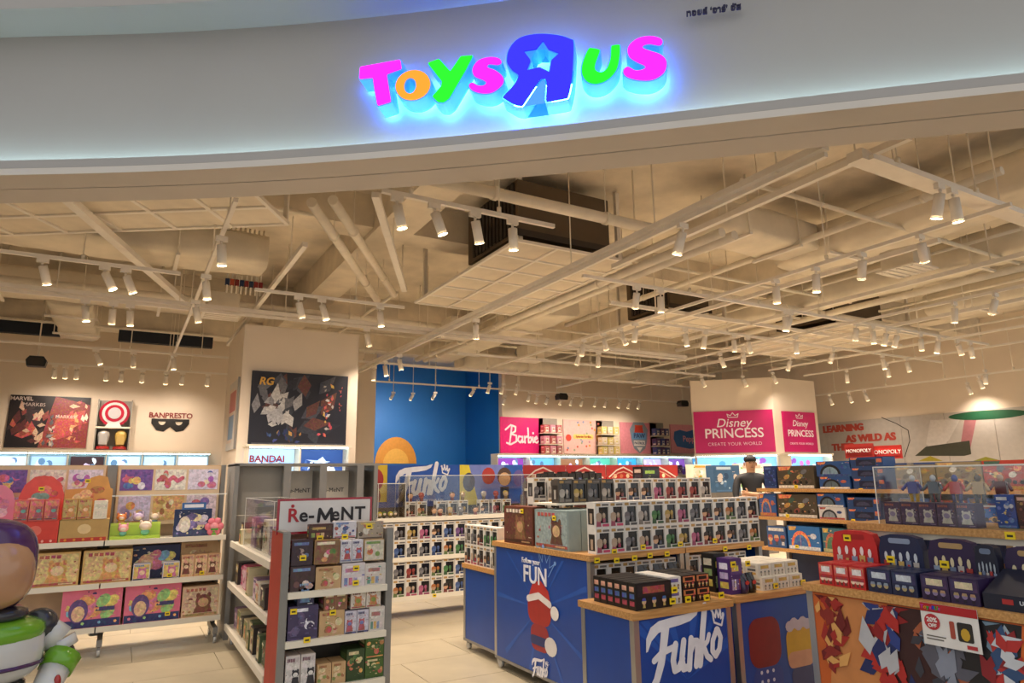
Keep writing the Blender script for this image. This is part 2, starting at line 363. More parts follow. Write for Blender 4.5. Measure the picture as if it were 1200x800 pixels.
TRK = [('X', 7.73, -2.2, .35, 'short white lighting track crossing below the wrapped duct', 'by the first wrapped duct'),
       ('X', 8.0, 1.15, 3.0, 'white lighting track hung between the two slanting pipes and the poster pillar', 'between the slanting pipes'),
       ('X', 9.35, -2.6, 9.3, 'long white strut-backed lighting track passing over the poster pillar', 'long strut-backed track'),
       ('X', 12.85, -2.6, 1.8, 'white lighting track in front of the dark ceiling slots', 'before the dark ceiling slots'),
       ('X', 14.9, -3.2, 3.2, 'white lighting track along the wall with the mask emblem', 'along the mask emblem wall'),
       ('Y', .58, 5.3, 15.2, 'white lighting track running from the shop-front towards the mask emblem wall', 'heading for the mask emblem'),
       ('Y', 3.88, 2.5, 12.8, 'strut-backed white lighting track passing beside the grid panel of the air unit', 'beside the air unit panel'),
       ('Y', 6.15, 2.4, 11.5, 'white lighting track over the blue toy car boxes', 'over the toy car boxes'),
       ('Y', 9.05, 2.6, 13.5, 'white lighting track crossing above the chamfered pillar approach', 'nearest the chamfered pillar'),
       ('X', 5.77, 4.25, 13.0, 'white lighting track crossing from the air unit to the mural side', 'from air unit to mural'),
       ('X', 4.68, 1.55, 3.15, 'short white lighting track just inside the shop-front with four heads', 'just inside the shop-front'),
       ('X', 2.5, 4.4, 6.6, 'short white lighting track with two big heads by the shop-front corner', 'by the shop-front corner'),
       ('X', 14.6, 4.8, 10.6, 'white lighting track in front of the blue alcove', 'before the blue alcove'),
       ('X', 15.0, 9.2, 15.6, 'white lighting track washing the wall of pink signs', 'washing the pink signs'),
       ('Y', 11.6, 3.5, 9.3, 'white lighting track on the shop side of the pink pillar', 'on the pink pillar side'),
       ('Y', 14.6, 4.5, 12.0, 'white lighting track in front of the jungle mural', 'before the jungle mural'),
       ('X', 12.2, 3.4, 14.0, 'white lighting track high over the far aisle', 'over the far aisle'),
       ('X', 10.6, 5.0, 11.4, 'white lighting track behind the long strut-backed one', 'behind the long strut'),
       ('Y', 13.0, 3.5, 9.5, 'white lighting track between the pink pillar and the mural', 'between pillar and mural'),
       ('X', 7.2, 6.4, 14.2, 'white lighting track crossing above the toy car shelves', 'above the toy car shelves')]
def tz(a, c): return 3.49 if c == 3.88 else 3.3 if c == 14.6 and a == 'Y' else (ZTR if a == 'X' else ZTR-.04)
for a, c, p, q, lb, _s in TRK: track(a, c, p, q, tz(a, c), lb, strut=(c in (9.35, 3.88)))
# spot heads
sp_ad = MB().box(-.05, .05, -.018, .018, -.045, 0).tube((0, 0, -.045), (0, 0, -.075), .012, n=6).mesh('adapter', TRACKM)
sp_can = MB().tube((0, 0, -.02), (0, 0, -.2), .04, n=12).tube((0, 0, -.2), (0, 0, -.21), .043, n=12, caps=False).mesh('can', TRACKM)
sp_len = MB().tube((0, 0, -.2), (0, 0, -.212), .034, n=12).mesh('lens', LENS)
NL = [0]
def spot(x, y, lit=1, tilt=None, az=None, big=1.0, where='on a ceiling lighting track', light=True, z=ZTR, soft=False):
    p = atz(x, y, z-.02)
    best = None
    for a, c, s, e, lb, sn in TRK:
        t = p.x if a == 'X' else p.y; d = abs((p.y if a == 'X' else p.x)-c)
        if s-.1 <= t <= e+.1 and d < .75 and (best is None or d < best[0]): best = (d, a, c, t, sn)
    if best:
        if best[1] == 'X': p.y = best[2]
        else: p.x = best[2]
    p.z = (tz(best[1], best[2]) if best else z)-.018
    tilt = rnd.uniform(6, 28) if tilt is None else tilt; az = rnd.uniform(-110, 20) if az is None else az
    if best: where = 'on the track '+best[4] if 'track' not in best[4] else 'on the '+best[4]
    else: where = 'on its own drop rod '+where
    root = thing('track_spotlight', 'white cylindrical spotlight '+where, 'spotlight', p, 0, 'white spotlights '+where)
    if not best: MB().tube((0, 0, 0), (0, 0, (4.69 if clear(p.x, p.y) else 3.93)-p.z), .008, n=6).build('drop_rod', PIPEM, root)
    link('adapter', sp_ad, root)
    can = link('can', sp_can, root); can.location = (0, 0, -.06); can.rotation_euler = (R_(tilt), 0, R_(az)); can.scale = (big, big, big)
    link('lens', sp_len, can)
    if light:
        ln = 'wall_wash_bulb' if soft else 'spot_bulb'; L = bpy.data.lights.get(ln)
        if L is None:
            L = bpy.data.lights.new(ln, 'SPOT'); L.energy = LAMP_W*(.45 if soft else 1); L.color = WARM; L.spot_size = R_(125); L.spot_blend = .9; L.shadow_soft_size = .035
        lo = bpy.data.objects.new('bulb', L); COL.objects.link(lo); lo.parent = can; lo.location = (0, 0, -.222)
    return root
near = [(466, 229), (512, 236), (560, 246), (603, 256), (247, 270), (229, 316), (1128, 206), (1143, 212), (833, 256), (50, 301), (123, 311), (148, 314), (100, 350), (133, 353), (153, 356), (367, 329), (396, 333), (468, 343), (433, 383), (571, 366), (470, 408), (750, 334), (774, 340), (678, 394), (703, 387), (725, 381), (741, 375), (914, 325), (964, 311), (1022, 295), (1089, 274), (1006, 378), (226, 348), (688, 408), (711, 410), (907, 368), (917, 368)]
mid = [(112, 405), (157, 408), (205, 412), (452, 416), (438, 422), (766, 395), (788, 398), (1012, 384), (1027, 387), (1041, 389), (1069, 393), (1087, 397), (1113, 400), (1131, 402), (833, 399), (875, 395), (907, 388), (1124, 352), (1174, 342), (847, 402), (826, 409), (956, 412), (926, 418), (980, 430), (1154, 433), (1010, 420), (1040, 424), (1060, 420)]
far = [(438, 459), (461, 459), (484, 460), (510, 459), (547, 457), (592, 463), (607, 462), (621, 464), (636, 464), (652, 465), (668, 465), (684, 465), (700, 466), (716, 466), (732, 467), (748, 467), (764, 467), (968, 462), (989, 459), (1012, 457), (1133, 448), (1168, 443), (63, 424), (76, 425), (89, 425), (125, 428), (143, 429), (168, 431), (193, 433), (205, 434), (215, 435), (245, 437), (574, 448), (590, 449), (607, 450), (800, 444), (830, 446), (870, 440), (905, 436)]
for i, (x, y) in enumerate(near): spot(x, y, where='near the shop-front')
for i, (x, y) in enumerate(mid): spot(x, y, z=(3.3 if y > 425 and x > 1000 else ZTR), where='over the middle of the shop')
for i, (x, y) in enumerate(far): spot(x, y, z=(3.3 if x > 960 and y > 440 else ZTR), where='along the far walls', light=(i % 2 == 0), tilt=(62 if y > 455 and x < 560 else 34 if x < 800 else 30), az=(0 if x < 800 else -90), soft=not (y > 455 and x < 560))

# air unit with louvred dark sides above a grid panel
def air_unit(x0, x1, y0, y1, px1, py1, z, label, nx, ny, tall=.62):
    r = thing('air_conditioning_unit', label, 'air conditioner', (x0, y0, z)); w = px1-x0; d = py1-y0
    cw = x1-x0; cd = y1-y0
    MB().box(.06, cw, .06, cd, .12, .12+tall, c='5C4C38').build('casing', MATT, r)
    for k in range(12):
        t = .12+cd*.8*k/12
        MB().box(.035, .06, t, t+.05, .16, .1+tall, c='2A211B').build('louvre', MATT, r)
    MB().box(.03, cw+.04, .03, .055, .10, .17, c='33291F').build('edge_rail', MATT, r)
    fr = MB()
    for i in range(nx+1): fr.box(w*i/nx-.018, w*i/nx+.018, 0, d, 0, .03)
    for j in range(ny+1): fr.box(0, w, d*j/ny-.018, d*j/ny+.018, .002, .032)
    fr.build('panel_frame', TRACKM, r)
    me = MB().box(.018, w/nx-.018, .018, d/ny-.018, .018, .026).mesh('ceiling_panel', CEILM)
    for i in range(nx):
        for j in range(ny): link('ceiling_panel', me, r, (w*i/nx, d*j/ny, 0))
    for (a, b) in ((.1, .1), (w-.1, .1), (.1, d-.1), (w-.1, d-.1)):
        MB().bar((a, b, .02), (a, b, 4.68-z), .05, .05).build('hanger_channel', TRACKM, r)
    return r
air_unit(3.33, 4.6, 5.65, 6.9, 4.86, 8.45, 3.8, 'dark louvred air unit above a cream gridded panel just inside the shop-front', 3, 6)
air_unit(10.1, 11.4, 6.6, 7.9, 12.4, 9.2, 3.85, 'dark air unit over a gridded panel towards the jungle mural', 4, 5)
air_unit(7.2, 8.1, 7.5, 8.6, 8.6, 9.0, 3.9, 'air unit over a small gridded panel above the toy car shelves', 2, 3)
# left ceiling raft, set along the curved shop-front
ra, rb_, rc = atz(95, 273, 3.9), atz(337, 264, 3.9), atz(310, 236, 3.9)
e1 = (rb_-ra).normalized(); e2 = V((e1.y, -e1.x, 0))
r = thing('ceiling_raft', 'cream gridded ceiling raft following the shop-front on the mask emblem side', 'ceiling panel', ra-e1*1.3, math.atan2(e1.y, e1.x))
W_ = (rb_-ra).length+1.3; D_ = 1.3; fr = MB()
for i in range(7): fr.box(W_*i/6-.02, W_*i/6+.02, -D_, 0, 0, .035)
for j in range(4): fr.box(0, W_, -D_*j/3-.02, -D_*j/3+.02, .002, .037)
fr.build('raft_frame', TRACKM, r)
me = MB().box(.02, W_/6-.02, -D_/3+.02, -.02, .02, .03).mesh('ceiling_panel', CEILM)
for i in range(6):
    for j in range(3): link('ceiling_panel', me, r, (W_*i/6, -D_*j/3, 0))
for i in (0, 3, 6): MB().bar((W_*i/6, -.05, .03), (W_*i/6, -.05, .78), .04, .04).build('hanger_channel', TRACKM, r)

def pipe(a, b, rad, label, name='ceiling_pipe', cl=1.2):
    a = V(a); b = V(b); r = thing(name, label, 'pipe', a); L = (b-a).length; d = (b-a).normalized()
    MB().tube((0, 0, 0), b-a, rad, n=12).build('pipe_run', PIPEM, r)
    n = max(2, int(L/cl))
    for k in range(n):
        p = d*(L*(k+.5)/n)
        if not clear(a.x+p.x, a.y+p.y): continue
        MB().tube(p-d*.02, p+d*.02, rad*1.18, n=12).tube(p+V((0, 0, rad)), (p.x, p.y, 4.69-a.z), .006, n=5).build('clamp', PIPEM, r)
    return r
pipe((4.98, 4.4, 3.78), (4.98, 12.5, 3.78), .05, 'painted pipe running beside the air unit, nearer of a pair')
pipe((5.16, 4.4, 3.78), (5.16, 12.5, 3.78), .05, 'painted pipe running beside the air unit, further of a pair')
pipe((2.0, 4.8, 3.85), (4.45, 4.8, 3.85), .055, 'thick painted pipe crossing in front of the air unit')
pipe(atz(365, 237, 3.95), atz(442, 352, 3.95), .05, 'slanting painted pipe by the poster pillar, the lower one')
pipe(atz(390, 234, 4.0), atz(462, 345, 4.0), .05, 'slanting painted pipe by the poster pillar, the upper one')
pipe((6.6, 2.6, 4.05), (6.6, 9.5, 4.05), .04, 'thin painted pipe along the wrapped duct')
pipe((7.9, 3.0, 3.9), (13.0, 3.0, 3.9), .05, 'painted pipe crossing towards the mural wall')
pipe((9.7, 3.2, 3.95), (9.7, 10, 3.95), .05, 'painted pipe beside the far air unit')
pipe((-2.5, 10.4, 4.0), (6, 10.4, 4.0), .045, 'painted pipe behind the poster pillar top')
pipe((6.9, 6.6, 3.95), (13.0, 6.6, 3.95), .06, 'painted pipe in front of the far air unit')
def strut(a, b, w, h, label):
    a = V(a); b = V(b); r = thing('ceiling_strut', label, 'strut', a); MB().bar((0, 0, 0), b-a, w, h).build('bar', TRACKM, r)
    for t in (.12, .5, .88):
        p = (b-a)*t
        if not clear(a.x+p.x, a.y+p.y): continue
        MB().tube(p, (p.x, p.y, 4.69-a.z), .008, n=5).build('hanger_rod', PIPEM, r)
strut(atz(60, 216, 3.8), atz(216, 353, 3.8), .09, .06, 'long diagonal cream strut under the left raft')
strut(atz(440, 228, 3.85), atz(474, 340, 3.85), .07, .05, 'cream strut slanting beside the slanting pipes')
strut((4.4, 2.62, 3.66), (8.6, 2.62, 3.66), .12, .08, 'wide cream strut by the shop-front corner')
strut((4.55, 2.3, 3.7), (4.55, 5.6, 3.7), .05, .05, 'thin cream strut beside the strut-backed track')
strut((7.0, 3.4, 3.72), (7.0, 9.5, 3.72), .05, .05, 'thin cream strut under the wrapped duct')
strut((5.6, 7.0, 3.75), (12.5, 7.0, 3.75), .05, .05, 'thin cream strut in front of the far air unit')
strut((8.4, 2.9, 3.75), (8.4, 8.5, 3.75), .05, .05, 'thin cream strut beyond the wrapped duct')
strut((1.4, 6.6, 3.75), (1.4, 12.4, 3.75), .05, .05, 'thin cream strut towards the poster pillar')
strut((10.4, 4, 3.7), (10.4, 11, 3.7), .06, .05, 'thin cream strut above the pink pillar approach')
strut((4.8, 12.9, 3.72), (14.5, 12.9, 3.72), .06, .05, 'thin cream strut in front of the wall of pink signs')
# wrapped ducts: lumpy insulated boxes
def duct(path, w, h, z, label):
    r = thing('air_duct', label, 'duct', (0, 0, 0)); rr = random.Random(len(label)); mb = MB()
    for (x0, y0), (x1, y1) in zip(path[:-1], path[1:]):
        L = math.hypot(x1-x0, y1-y0); n = max(3, int(L/.35)); dx, dy = (x1-x0)/L, (y1-y0)/L; i0 = len(mb.v)
        for k in range(n+1):
            t = L*k/n; cx, cy = x0+dx*t, y0+dy*t; prof = []
            for m in range(12):
                a = 2*math.pi*(m+.5)/12; ca, sa = math.cos(a), math.sin(a)
                sx = w/2*math.copysign(abs(ca)**.35, ca)+rr.uniform(-.02, .02); sz = h/2*math.copysign(abs(sa)**.35, sa)+rr.uniform(-.02, .02)
                mb.v.append((cx-dy*sx, cy+dx*sx, z+sz))
        for k in range(n):
            for m in range(12):
                mb.f.append((i0+k*12+m, i0+k*12+(m+1) % 12, i0+(k+1)*12+(m+1) % 12, i0+(k+1)*12+m)); mb.c.append((1, 1, 1)); mb.smooth.append(True)
        mb.f += [tuple(i0+m for m in reversed(range(12))), tuple(i0+n*12+m for m in range(12))]; mb.c += [(1, 1, 1)]*2; mb.smooth += [False]*2
    mb.build('wrapped_run', DUCTM, r)
    for (x0, y0), (x1, y1) in zip(path[:-1], path[1:]):
        for t in (.25, .75):
            cx, cy = x0+(x1-x0)*t, y0+(y1-y0)*t; L = math.hypot(x1-x0, y1-y0); nx, ny = -(y1-y0)/L, (x1-x0)/L
            for s in (-1, 1):
                MB().tube((cx+nx*s*(w/2+.03), cy+ny*s*(w/2+.03), z-h/2-.02), (cx+nx*s*(w/2+.03), cy+ny*s*(w/2+.03), 4.69), .008, n=5).build('hanger_rod', PIPEM, r)
            MB().bar((cx+nx*(w/2+.05), cy+ny*(w/2+.05), z-h/2-.03), (cx-nx*(w/2+.05), cy-ny*(w/2+.05), z-h/2-.03), .04, .03).build('hanger_bar', TRACKM, r)
duct([(7.4, 2.2), (7.4, 5.4)], .75, .42, 4.2, 'big cloth-wrapped duct running in from the shop-front corner')
duct([(5.3, 5.0), (6.98, 5.0)], .6, .36, 4.2, 'cloth-wrapped branch duct beside the pipe pair')
duct([(9.4, 2.6), (9.4, 8.5)], .6, .4, 4.2, 'cloth-wrapped duct beyond the big one')
duct([(-2.6, 8.45), (1.3, 8.45)], .7, .4, 4.15, 'wrapped duct over the mask emblem side')
duct([(-2.6, 10.9), (1.2, 10.9)], .55, .36, 4.1, 'wrapped duct further in over the mask emblem side')
duct([(-.9, 11.4), (-.9, 14.2)], .6, .34, 4.12, 'wrapped branch duct leading to the dark slots')
duct([(5.9, 8.6), (5.9, 13.5)], .7, .4, 4.15, 'wrapped duct leading towards the blue alcove')
duct([(6.5, 13.7), (13.2, 13.7)], .6, .36, 4.1, 'wrapped duct along the wall of pink signs')
duct([(11.9, 3), (11.9, 6)], .7, .4, 4.2, 'wrapped duct near the mural wall')
# coloured conduit drop
cb = thing('conduit_drop', 'row of thin white conduits with red and blue couplings beside the poster pillar', 'conduit', (0.95, 8.96, 3.9))
cols = ['20304F', 'A8452A', '7B1E1E', '1F2F55', '7B1E1E', '20304F', '8A2323', '8A2323']
for k in range(8):
    x = k*.058
    MB().tube((x, 0, -.12), (x, 0, .78), .011, n=6).build('conduit', PIPEM, cb)
    MB().box(x-.024, x+.024, -.024, .024, -.02, .06, c=cols[k]).build('coupling', MATT, cb)
# diffusers, cameras and speakers
def diffuser(x, y, z, lb):
    r = thing('air_diffuser', lb, 'diffuser', (x, y, z))
    MB().box(-.25, .25, -.25, .25, 0, .02).build('flange', TRACKM, r); MB().box(-.2, .2, -.2, .2, .02, .3).build('plenum', DUCTM, r)
    for k in range(5): MB().box(-.22, .22, -.2+k*.09, -.17+k*.09, -.012, 0).build('vane', TRACKM, r)
    for sx in (-.2, .2): MB().tube((sx, 0, .3), (sx, 0, 4.68-z), .008, n=5).build('hanger_rod', PIPEM, r)
diffuser(1.0, 9.85, 3.66, 'square ceiling diffuser beside the coloured conduits')
diffuser(4.7, 10.0, 3.75, 'square ceiling diffuser behind the air unit panel')
diffuser(6.9, 11.2, 3.7, 'square ceiling diffuser nearest the blue alcove')
diffuser(8.2, 4.4, 3.85, 'square ceiling diffuser beyond the big wrapped duct')
def speaker(x, y, z, lb):
    p = atz(x, y, z); r = thing('ceiling_speaker', lb, 'speaker', p)
    MB().prism([(-.13, -.08), (.13, -.08), (.15, .02), (.1, .09), (-.1, .09), (-.15, .02)], -.1, .1, 1, c='15130F').build('cabinet', BLACKP, r)
    MB().q(-.11, .11, -.06, .06, -.101, '2A2622').build('grille', MATT, r)
    MB().tube((0, 0, .09), (0, 0, 4.69-z), .012, n=6).build('bracket', PIPEM, r)
speaker(43, 424, 3.45, 'black speaker hung at the end of a track on the mask emblem side')
speaker(658, 465, 3.5, 'black speaker hung over the first pink sign')
speaker(800, 473, 3.5, 'black speaker hung beside the pink pillar')

for k, (x, y0, y1, z) in enumerate(((5.45, 3.2, 12, 4.2), (8.75, 3, 13, 4.15), (10.9, 3.2, 6.4, 4.1), (13.6, 3.5, 13, 4.1), (3.15, 8.7, 14.5, 4.0), (12.7, 9.4, 15, 3.95))):
    pipe((x, y0, z), (x, y1, z), .022, ('slim conduit beside the pipe pair', 'slim conduit past the second wrapped duct', 'slim conduit before the far air unit', 'slim conduit beside the mural track', 'slim conduit behind the poster pillar', 'slim conduit behind the chamfered pillar')[k], 'ceiling_conduit', 2)
for k, (y, x0, x1, z) in enumerate(((3.8, 4.6, 13.5, 4.0), (6.25, 5.2, 9.9, 4.1), (9.9, 6.4, 14, 4.05), (11.9, 3, 14, 4.1), (13.0, -2.5, 4.5, 4.0), (6.9, -2.2, 1.6, 4.2))):
    pipe((x0, y, z), (x1, y, z), .024, ('slim crossing conduit near the shop-front', 'slim crossing conduit before the small air unit', 'slim crossing conduit past the small air unit', 'slim crossing conduit over the far aisle', 'slim crossing conduit before the mask emblem wall', 'slim crossing conduit over the ceiling raft')[k], 'ceiling_conduit', 2)

# ================================================================== SHOP FITTINGS AND GOODS: shared builders
FACE = {'Y': 0.0, 'X': -math.pi/2}         # which way a front looks: towards -y or towards -x
MC = {}
def figure_print(mb, x, z, s, hair, skin, body, Y):   # plain little printed figure: body, head, cap of hair
    mb.poly([(x-.16*s, z), (x+.16*s, z), (x+.12*s, z+.34*s), (x-.12*s, z+.34*s)], Y, body)
    mb.disc(x, z+.55*s, .26*s, .27*s, Y-.0003, skin, 10); mb.poly([(x-.27*s, z+.6*s), (x+.27*s, z+.6*s), (x+.18*s, z+.86*s), (x-.18*s, z+.86*s)], Y-.0006, hair)
def art(mb, w, h, style, pal, seed):
    r = random.Random(seed); Y = -.0008; b = lambda k: pal[k % len(pal)]
    def busy(n, z0=.1, z1=.9, x0=-.45, x1=.45, dY=.0):
        for k in range(n):
            x = r.uniform(x0, x1)*w; z = r.uniform(z0, z1)*h; s = r.uniform(.015, .05)*min(w, h)*1.6; t = k % 3; yy = Y-dY-.00008*k; cc = b(r.randrange(9))
            if t == 0: mb.disc(x, z, s*.7, s*.5, yy, cc, 7, r.uniform(0, 3))
            elif t == 1: mb.poly([(x-s, z-s*.3), (x+s, z-s*.4), (x+s*.6, z+s*.5), (x-s*.7, z+s*.4)], yy, cc)
            else: mb.q(x-s*1.3, x+s*1.3, z, z+s*.3, yy, cc)
    if style == 'blob':
        for k in range(9):
            s = r.uniform(.08, .2)*min(w, h)
            x = r.uniform(-w/2+s*1.1, w/2-s*1.1); z = r.uniform(h*.12+s, max(h*.13+s, h*.88-s)); mb.disc(x, z, s*r.uniform(.7, 1.1), s*r.uniform(.7, 1.1), Y-.0002*k, b(k), 9, r.uniform(0, 3))
        busy(18, dY=.002); mb.q(-w*.4, w*.15, h*.84, h*.94, Y-.0042, b(1)); mb.q(-w*.45, w*.45, h*.03, h*.09, Y-.003, b(0))
    elif style == 'row':
        mb.q(-w*.42, w*.42, h*.78, h*.93, Y, b(0)); n = max(3, int(w/h*2.2))
        for k in range(n): figure_print(mb, -w/2+w*(k+.5)/n, h*.12, h*.55, b(k+1), b(k+2), b(k+3), Y-.0004)
    elif style == 'twin':
        n = max(1, round(w/h/.75))
        for k in range(n):
            cx = -w/2+w*(k+.5)/n; ww = w/n
            mb.q(cx-ww*.47, cx+ww*.47, h*.03, h*.97, Y, b(0)); mb.q(cx-ww*.4, cx+ww*.3, h*.8, h*.92, Y-.0004, b(1))
            for m in range(5): mb.disc(cx+r.uniform(-.28, .28)*ww, h*r.uniform(.15, .65), ww*r.uniform(.1, .2), h*r.uniform(.08, .14), Y-.0008-.0002*m, b(m+1), 8)
    elif style == 'char':
        mb.q(-w*.46, w*.46, h*.05, h*.95, Y, b(0))
        busy(16, .16, .8, dY=.0001); cx = r.uniform(-.12, .2)*w; m_ = min(w, h)
        mb.poly([(cx-m_*.3, h*.14), (cx+m_*.3, h*.14), (cx+m_*.2, h*.4), (cx-m_*.2, h*.4)], Y-.002, b(1)); mb.disc(cx, h*.5, m_*.25, m_*.23, Y-.0022, b(1)); mb.disc(cx-m_*.17, h*.5+m_*.2, m_*.07, m_*.09, Y-.0021, b(1), 8); mb.disc(cx+m_*.17, h*.5+m_*.2, m_*.07, m_*.09, Y-.0021, b(1), 8); mb.disc(cx, h*.47, m_*.17, m_*.15, Y-.0024, b(2))
        for k in range(5): mb.q(-w*.4+k*w*.11, -w*.32+k*w*.11, h*.83+.01*h*(k % 2), h*.93, Y-.0024, b(3))
        mb.q(-w*.46, w*.46, h*.05, h*.12, Y-.0026, b(4)); mb.q(w*.12, w*.4, h*.065, h*.1, Y-.0028, b(2))
    elif style == 'wide':           # sun-burst print with a round blot, a title and a low band
        for k in range(10): 
            a = r.uniform(0, 1); mb.disc(-w/2+w*.16+w*.68*((k*.37+a*.2) % 1), h*(.34+.48*((k*.53) % 1)), w*.14, h*.14, Y-.0001*k, b(k % 5), 10, a)
        busy(30, .25, .93, dY=.001); mb.q(-w*.49, w*.49, h*.02, h*.22, Y-.0042, b(5)); mb.disc(-w*.22, h*.45, w*.16, h*.3, Y-.0046, b(6)); mb.disc(-w*.22, h*.38, w*.11, h*.2, Y-.005, b(7)); mb.q(w*.12, w*.38, h*.42, h*.52, Y-.005, b(8))
        for k in range(4): mb.disc(w*(-.4+.27*k), h*.13, w*.03, w*.03, Y-.005, b(k+1), 5)
    elif style == 'cars':
        mb.q(-w*.48, w*.48, h*.02, h*.14, Y, b(1)); mb.poly([(-w*.46, h*.98), (-w*.1, h*.98), (-w*.15, h*.84), (-w*.44, h*.8)], Y-.0006, b(2))
        for k in range(7): mb.disc(-w*.36+w*.12*k, h*(.3+.22*(k % 3)), w*.09, h*.1, Y-.0002*k, b(k+3), 9, .4)
        busy(30, .16, .8, dY=.002)
        for k in range(5): mb.disc(-w*.3+w*.15*k, h*.27, h*.07, h*.07, Y-.005, '17130F', 9)
    elif style == 'slot':           # dark window with a car shape
        busy(10, .08, .95); mb.q(-w*.3, w*.28, h*.2, h*.78, Y-.001, b(1)); mb.poly([(-w*.22, h*.3), (w*.2, h*.3), (w*.16, h*.5), (w*.05, h*.62), (-w*.1, h*.62), (-w*.2, h*.48)], Y-.0015, b(3))
        mb.q(w*.31, w*.46, h*.5, h*.85, Y, b(2)); mb.poly([(-w*.47, h*.96), (-w*.25, h*.96), (-w*.3, h*.8), (-w*.45, h*.78)], Y, b(4))
    elif style == 'mini':           # four-up collectible figures on a carton
        mb.q(-w*.45, w*.45, h*.5, h*.94, Y, b(0)); mb.q(-w*.3, w*.3, h*.6, h*.86, Y-.0004, b(1))
        for k in range(3): figure_print(mb, -w*.28+w*.28*k, h*.08, h*.42, b(2), b(3), b(4), Y-.0004)
    elif style == 'stripe':
        mb.q(-w*.46, w*.46, h*.55, h*.9, Y, b(0)); mb.q(-w*.36, w*.2, h*.64, h*.8, Y-.0005, b(1))
        for k in range(4): mb.q(-w*.4+w*.2*k, -w*.4+w*.2*k+w*.15, h*.12, h*.42, Y, b(k+2))
        busy(14, .1, .9, dY=.0008)
    elif style == 'arch':
        busy(16, .15, .9); dome = lambda rx, rz, yy, cc: mb.poly([(-w*.1+rx*math.cos(math.pi*k/12), h*.14+rz*math.sin(math.pi*k/12)) for k in range(13)], yy, cc); dome(w*.3, h*.66, Y-.0016, b(1)); dome(w*.23, h*.5, Y-.002, b(2)); mb.q(-w*.105, -w*.095, h*.14, h*.62, Y-.0022, b(1)); mb.q(-w*.48, w*.48, h*.02, h*.16, Y-.0025, b(0)); mb.poly([(-w*.46, h*.97), (-w*.2, h*.97), (-w*.25, h*.82), (-w*.44, h*.8)], Y-.0025, b(3)); mb.disc(w*.3, h*.6, w*.1, h*.12, Y-.0025, b(4), 8)
def carton(w, d, h, base, style, pal, seed):
    k = (round(w, 3), round(d, 3), round(h, 3), base, style, tuple(pal), seed)
    if k not in MC:
        m = MB(); t = .004
        m.box(-w/2, w/2, 0, d, 0, h, c=base)
        m.box(-w/2+t, w/2-t, t, d-t, h, h+.0015, c=base)      # lid flap
        side = MB(); art(side, w, h, style, pal, seed); flank = MB()
        for q in range(3):      # print on the flank too
            z0 = h*(.15+.27*q); yy = -w/2-.0008; flank.face([(yy, d*.82, z0), (yy, d*.18, z0), (yy, d*.18, z0+h*.18), (yy, d*.82, z0+h*.18)], pal[(q+1) % len(pal)])
        MC[k] = (m.mesh('toy_box', CARD), side.mesh('printed_art', PRINT), flank.mesh('flank_print', PRINT))
    return MC[k]
NAMES_OF = {}
def put(p, face, w, d, h, base, style, pal, seed, name, label, cat, group=None, rz=0):
    bm, pm, fm_ = carton(w, d, h, base, style, pal, seed)
    o = link(name, bm, None, p, FACE[face]+rz); tag(o, label, cat, group); link('printed_art', pm, o)
    if face == 'Y': link('flank_print', fm_, o)
    return o
# windowed collectible-figure box
FIG = [('black-haired', '241C18', 'D9A47C', '7A2424'), ('brown-haired', '5A3A24', 'DDB08A', '3A4A6A'), ('pink', 'C9588C', 'D96A9A', 'A83A6A'), ('green', '2F7F3E', '4E9A4A', '2A5A30'),
       ('yellow-haired', 'CFAE48', 'E2C08A', '8A6A2A'), ('red', 'A32626', 'B53A30', '7A1A1A'), ('white', 'C9C3B8', 'D8D2C6', '8A867E'), ('grey', '6A6D74', '8A8D94', '45484E'),
       ('blue', '2F55A0', '4A72B8', '1F3A78'), ('orange-haired', 'C8702A', 'E0B088', '5A7A3A'), ('bald pale', 'DDBFA0', 'E2C4A6', 'C24A6A'), ('purple', '6A3A8A', '8A5AA8', '45206A')]
def mute(c, t=.3):
    a = [int(c[i:i+2], 16) for i in (0, 2, 4)]; b = (96, 84, 74); return '%02X%02X%02X' % tuple(round(x*(1-t)+y*t) for x, y in zip(a, b))
FIG = [(n,)+tuple(mute(c, .34 if c not in ('D9A47C', 'DDB08A') else .12) for c in q) for n, *q in FIG]
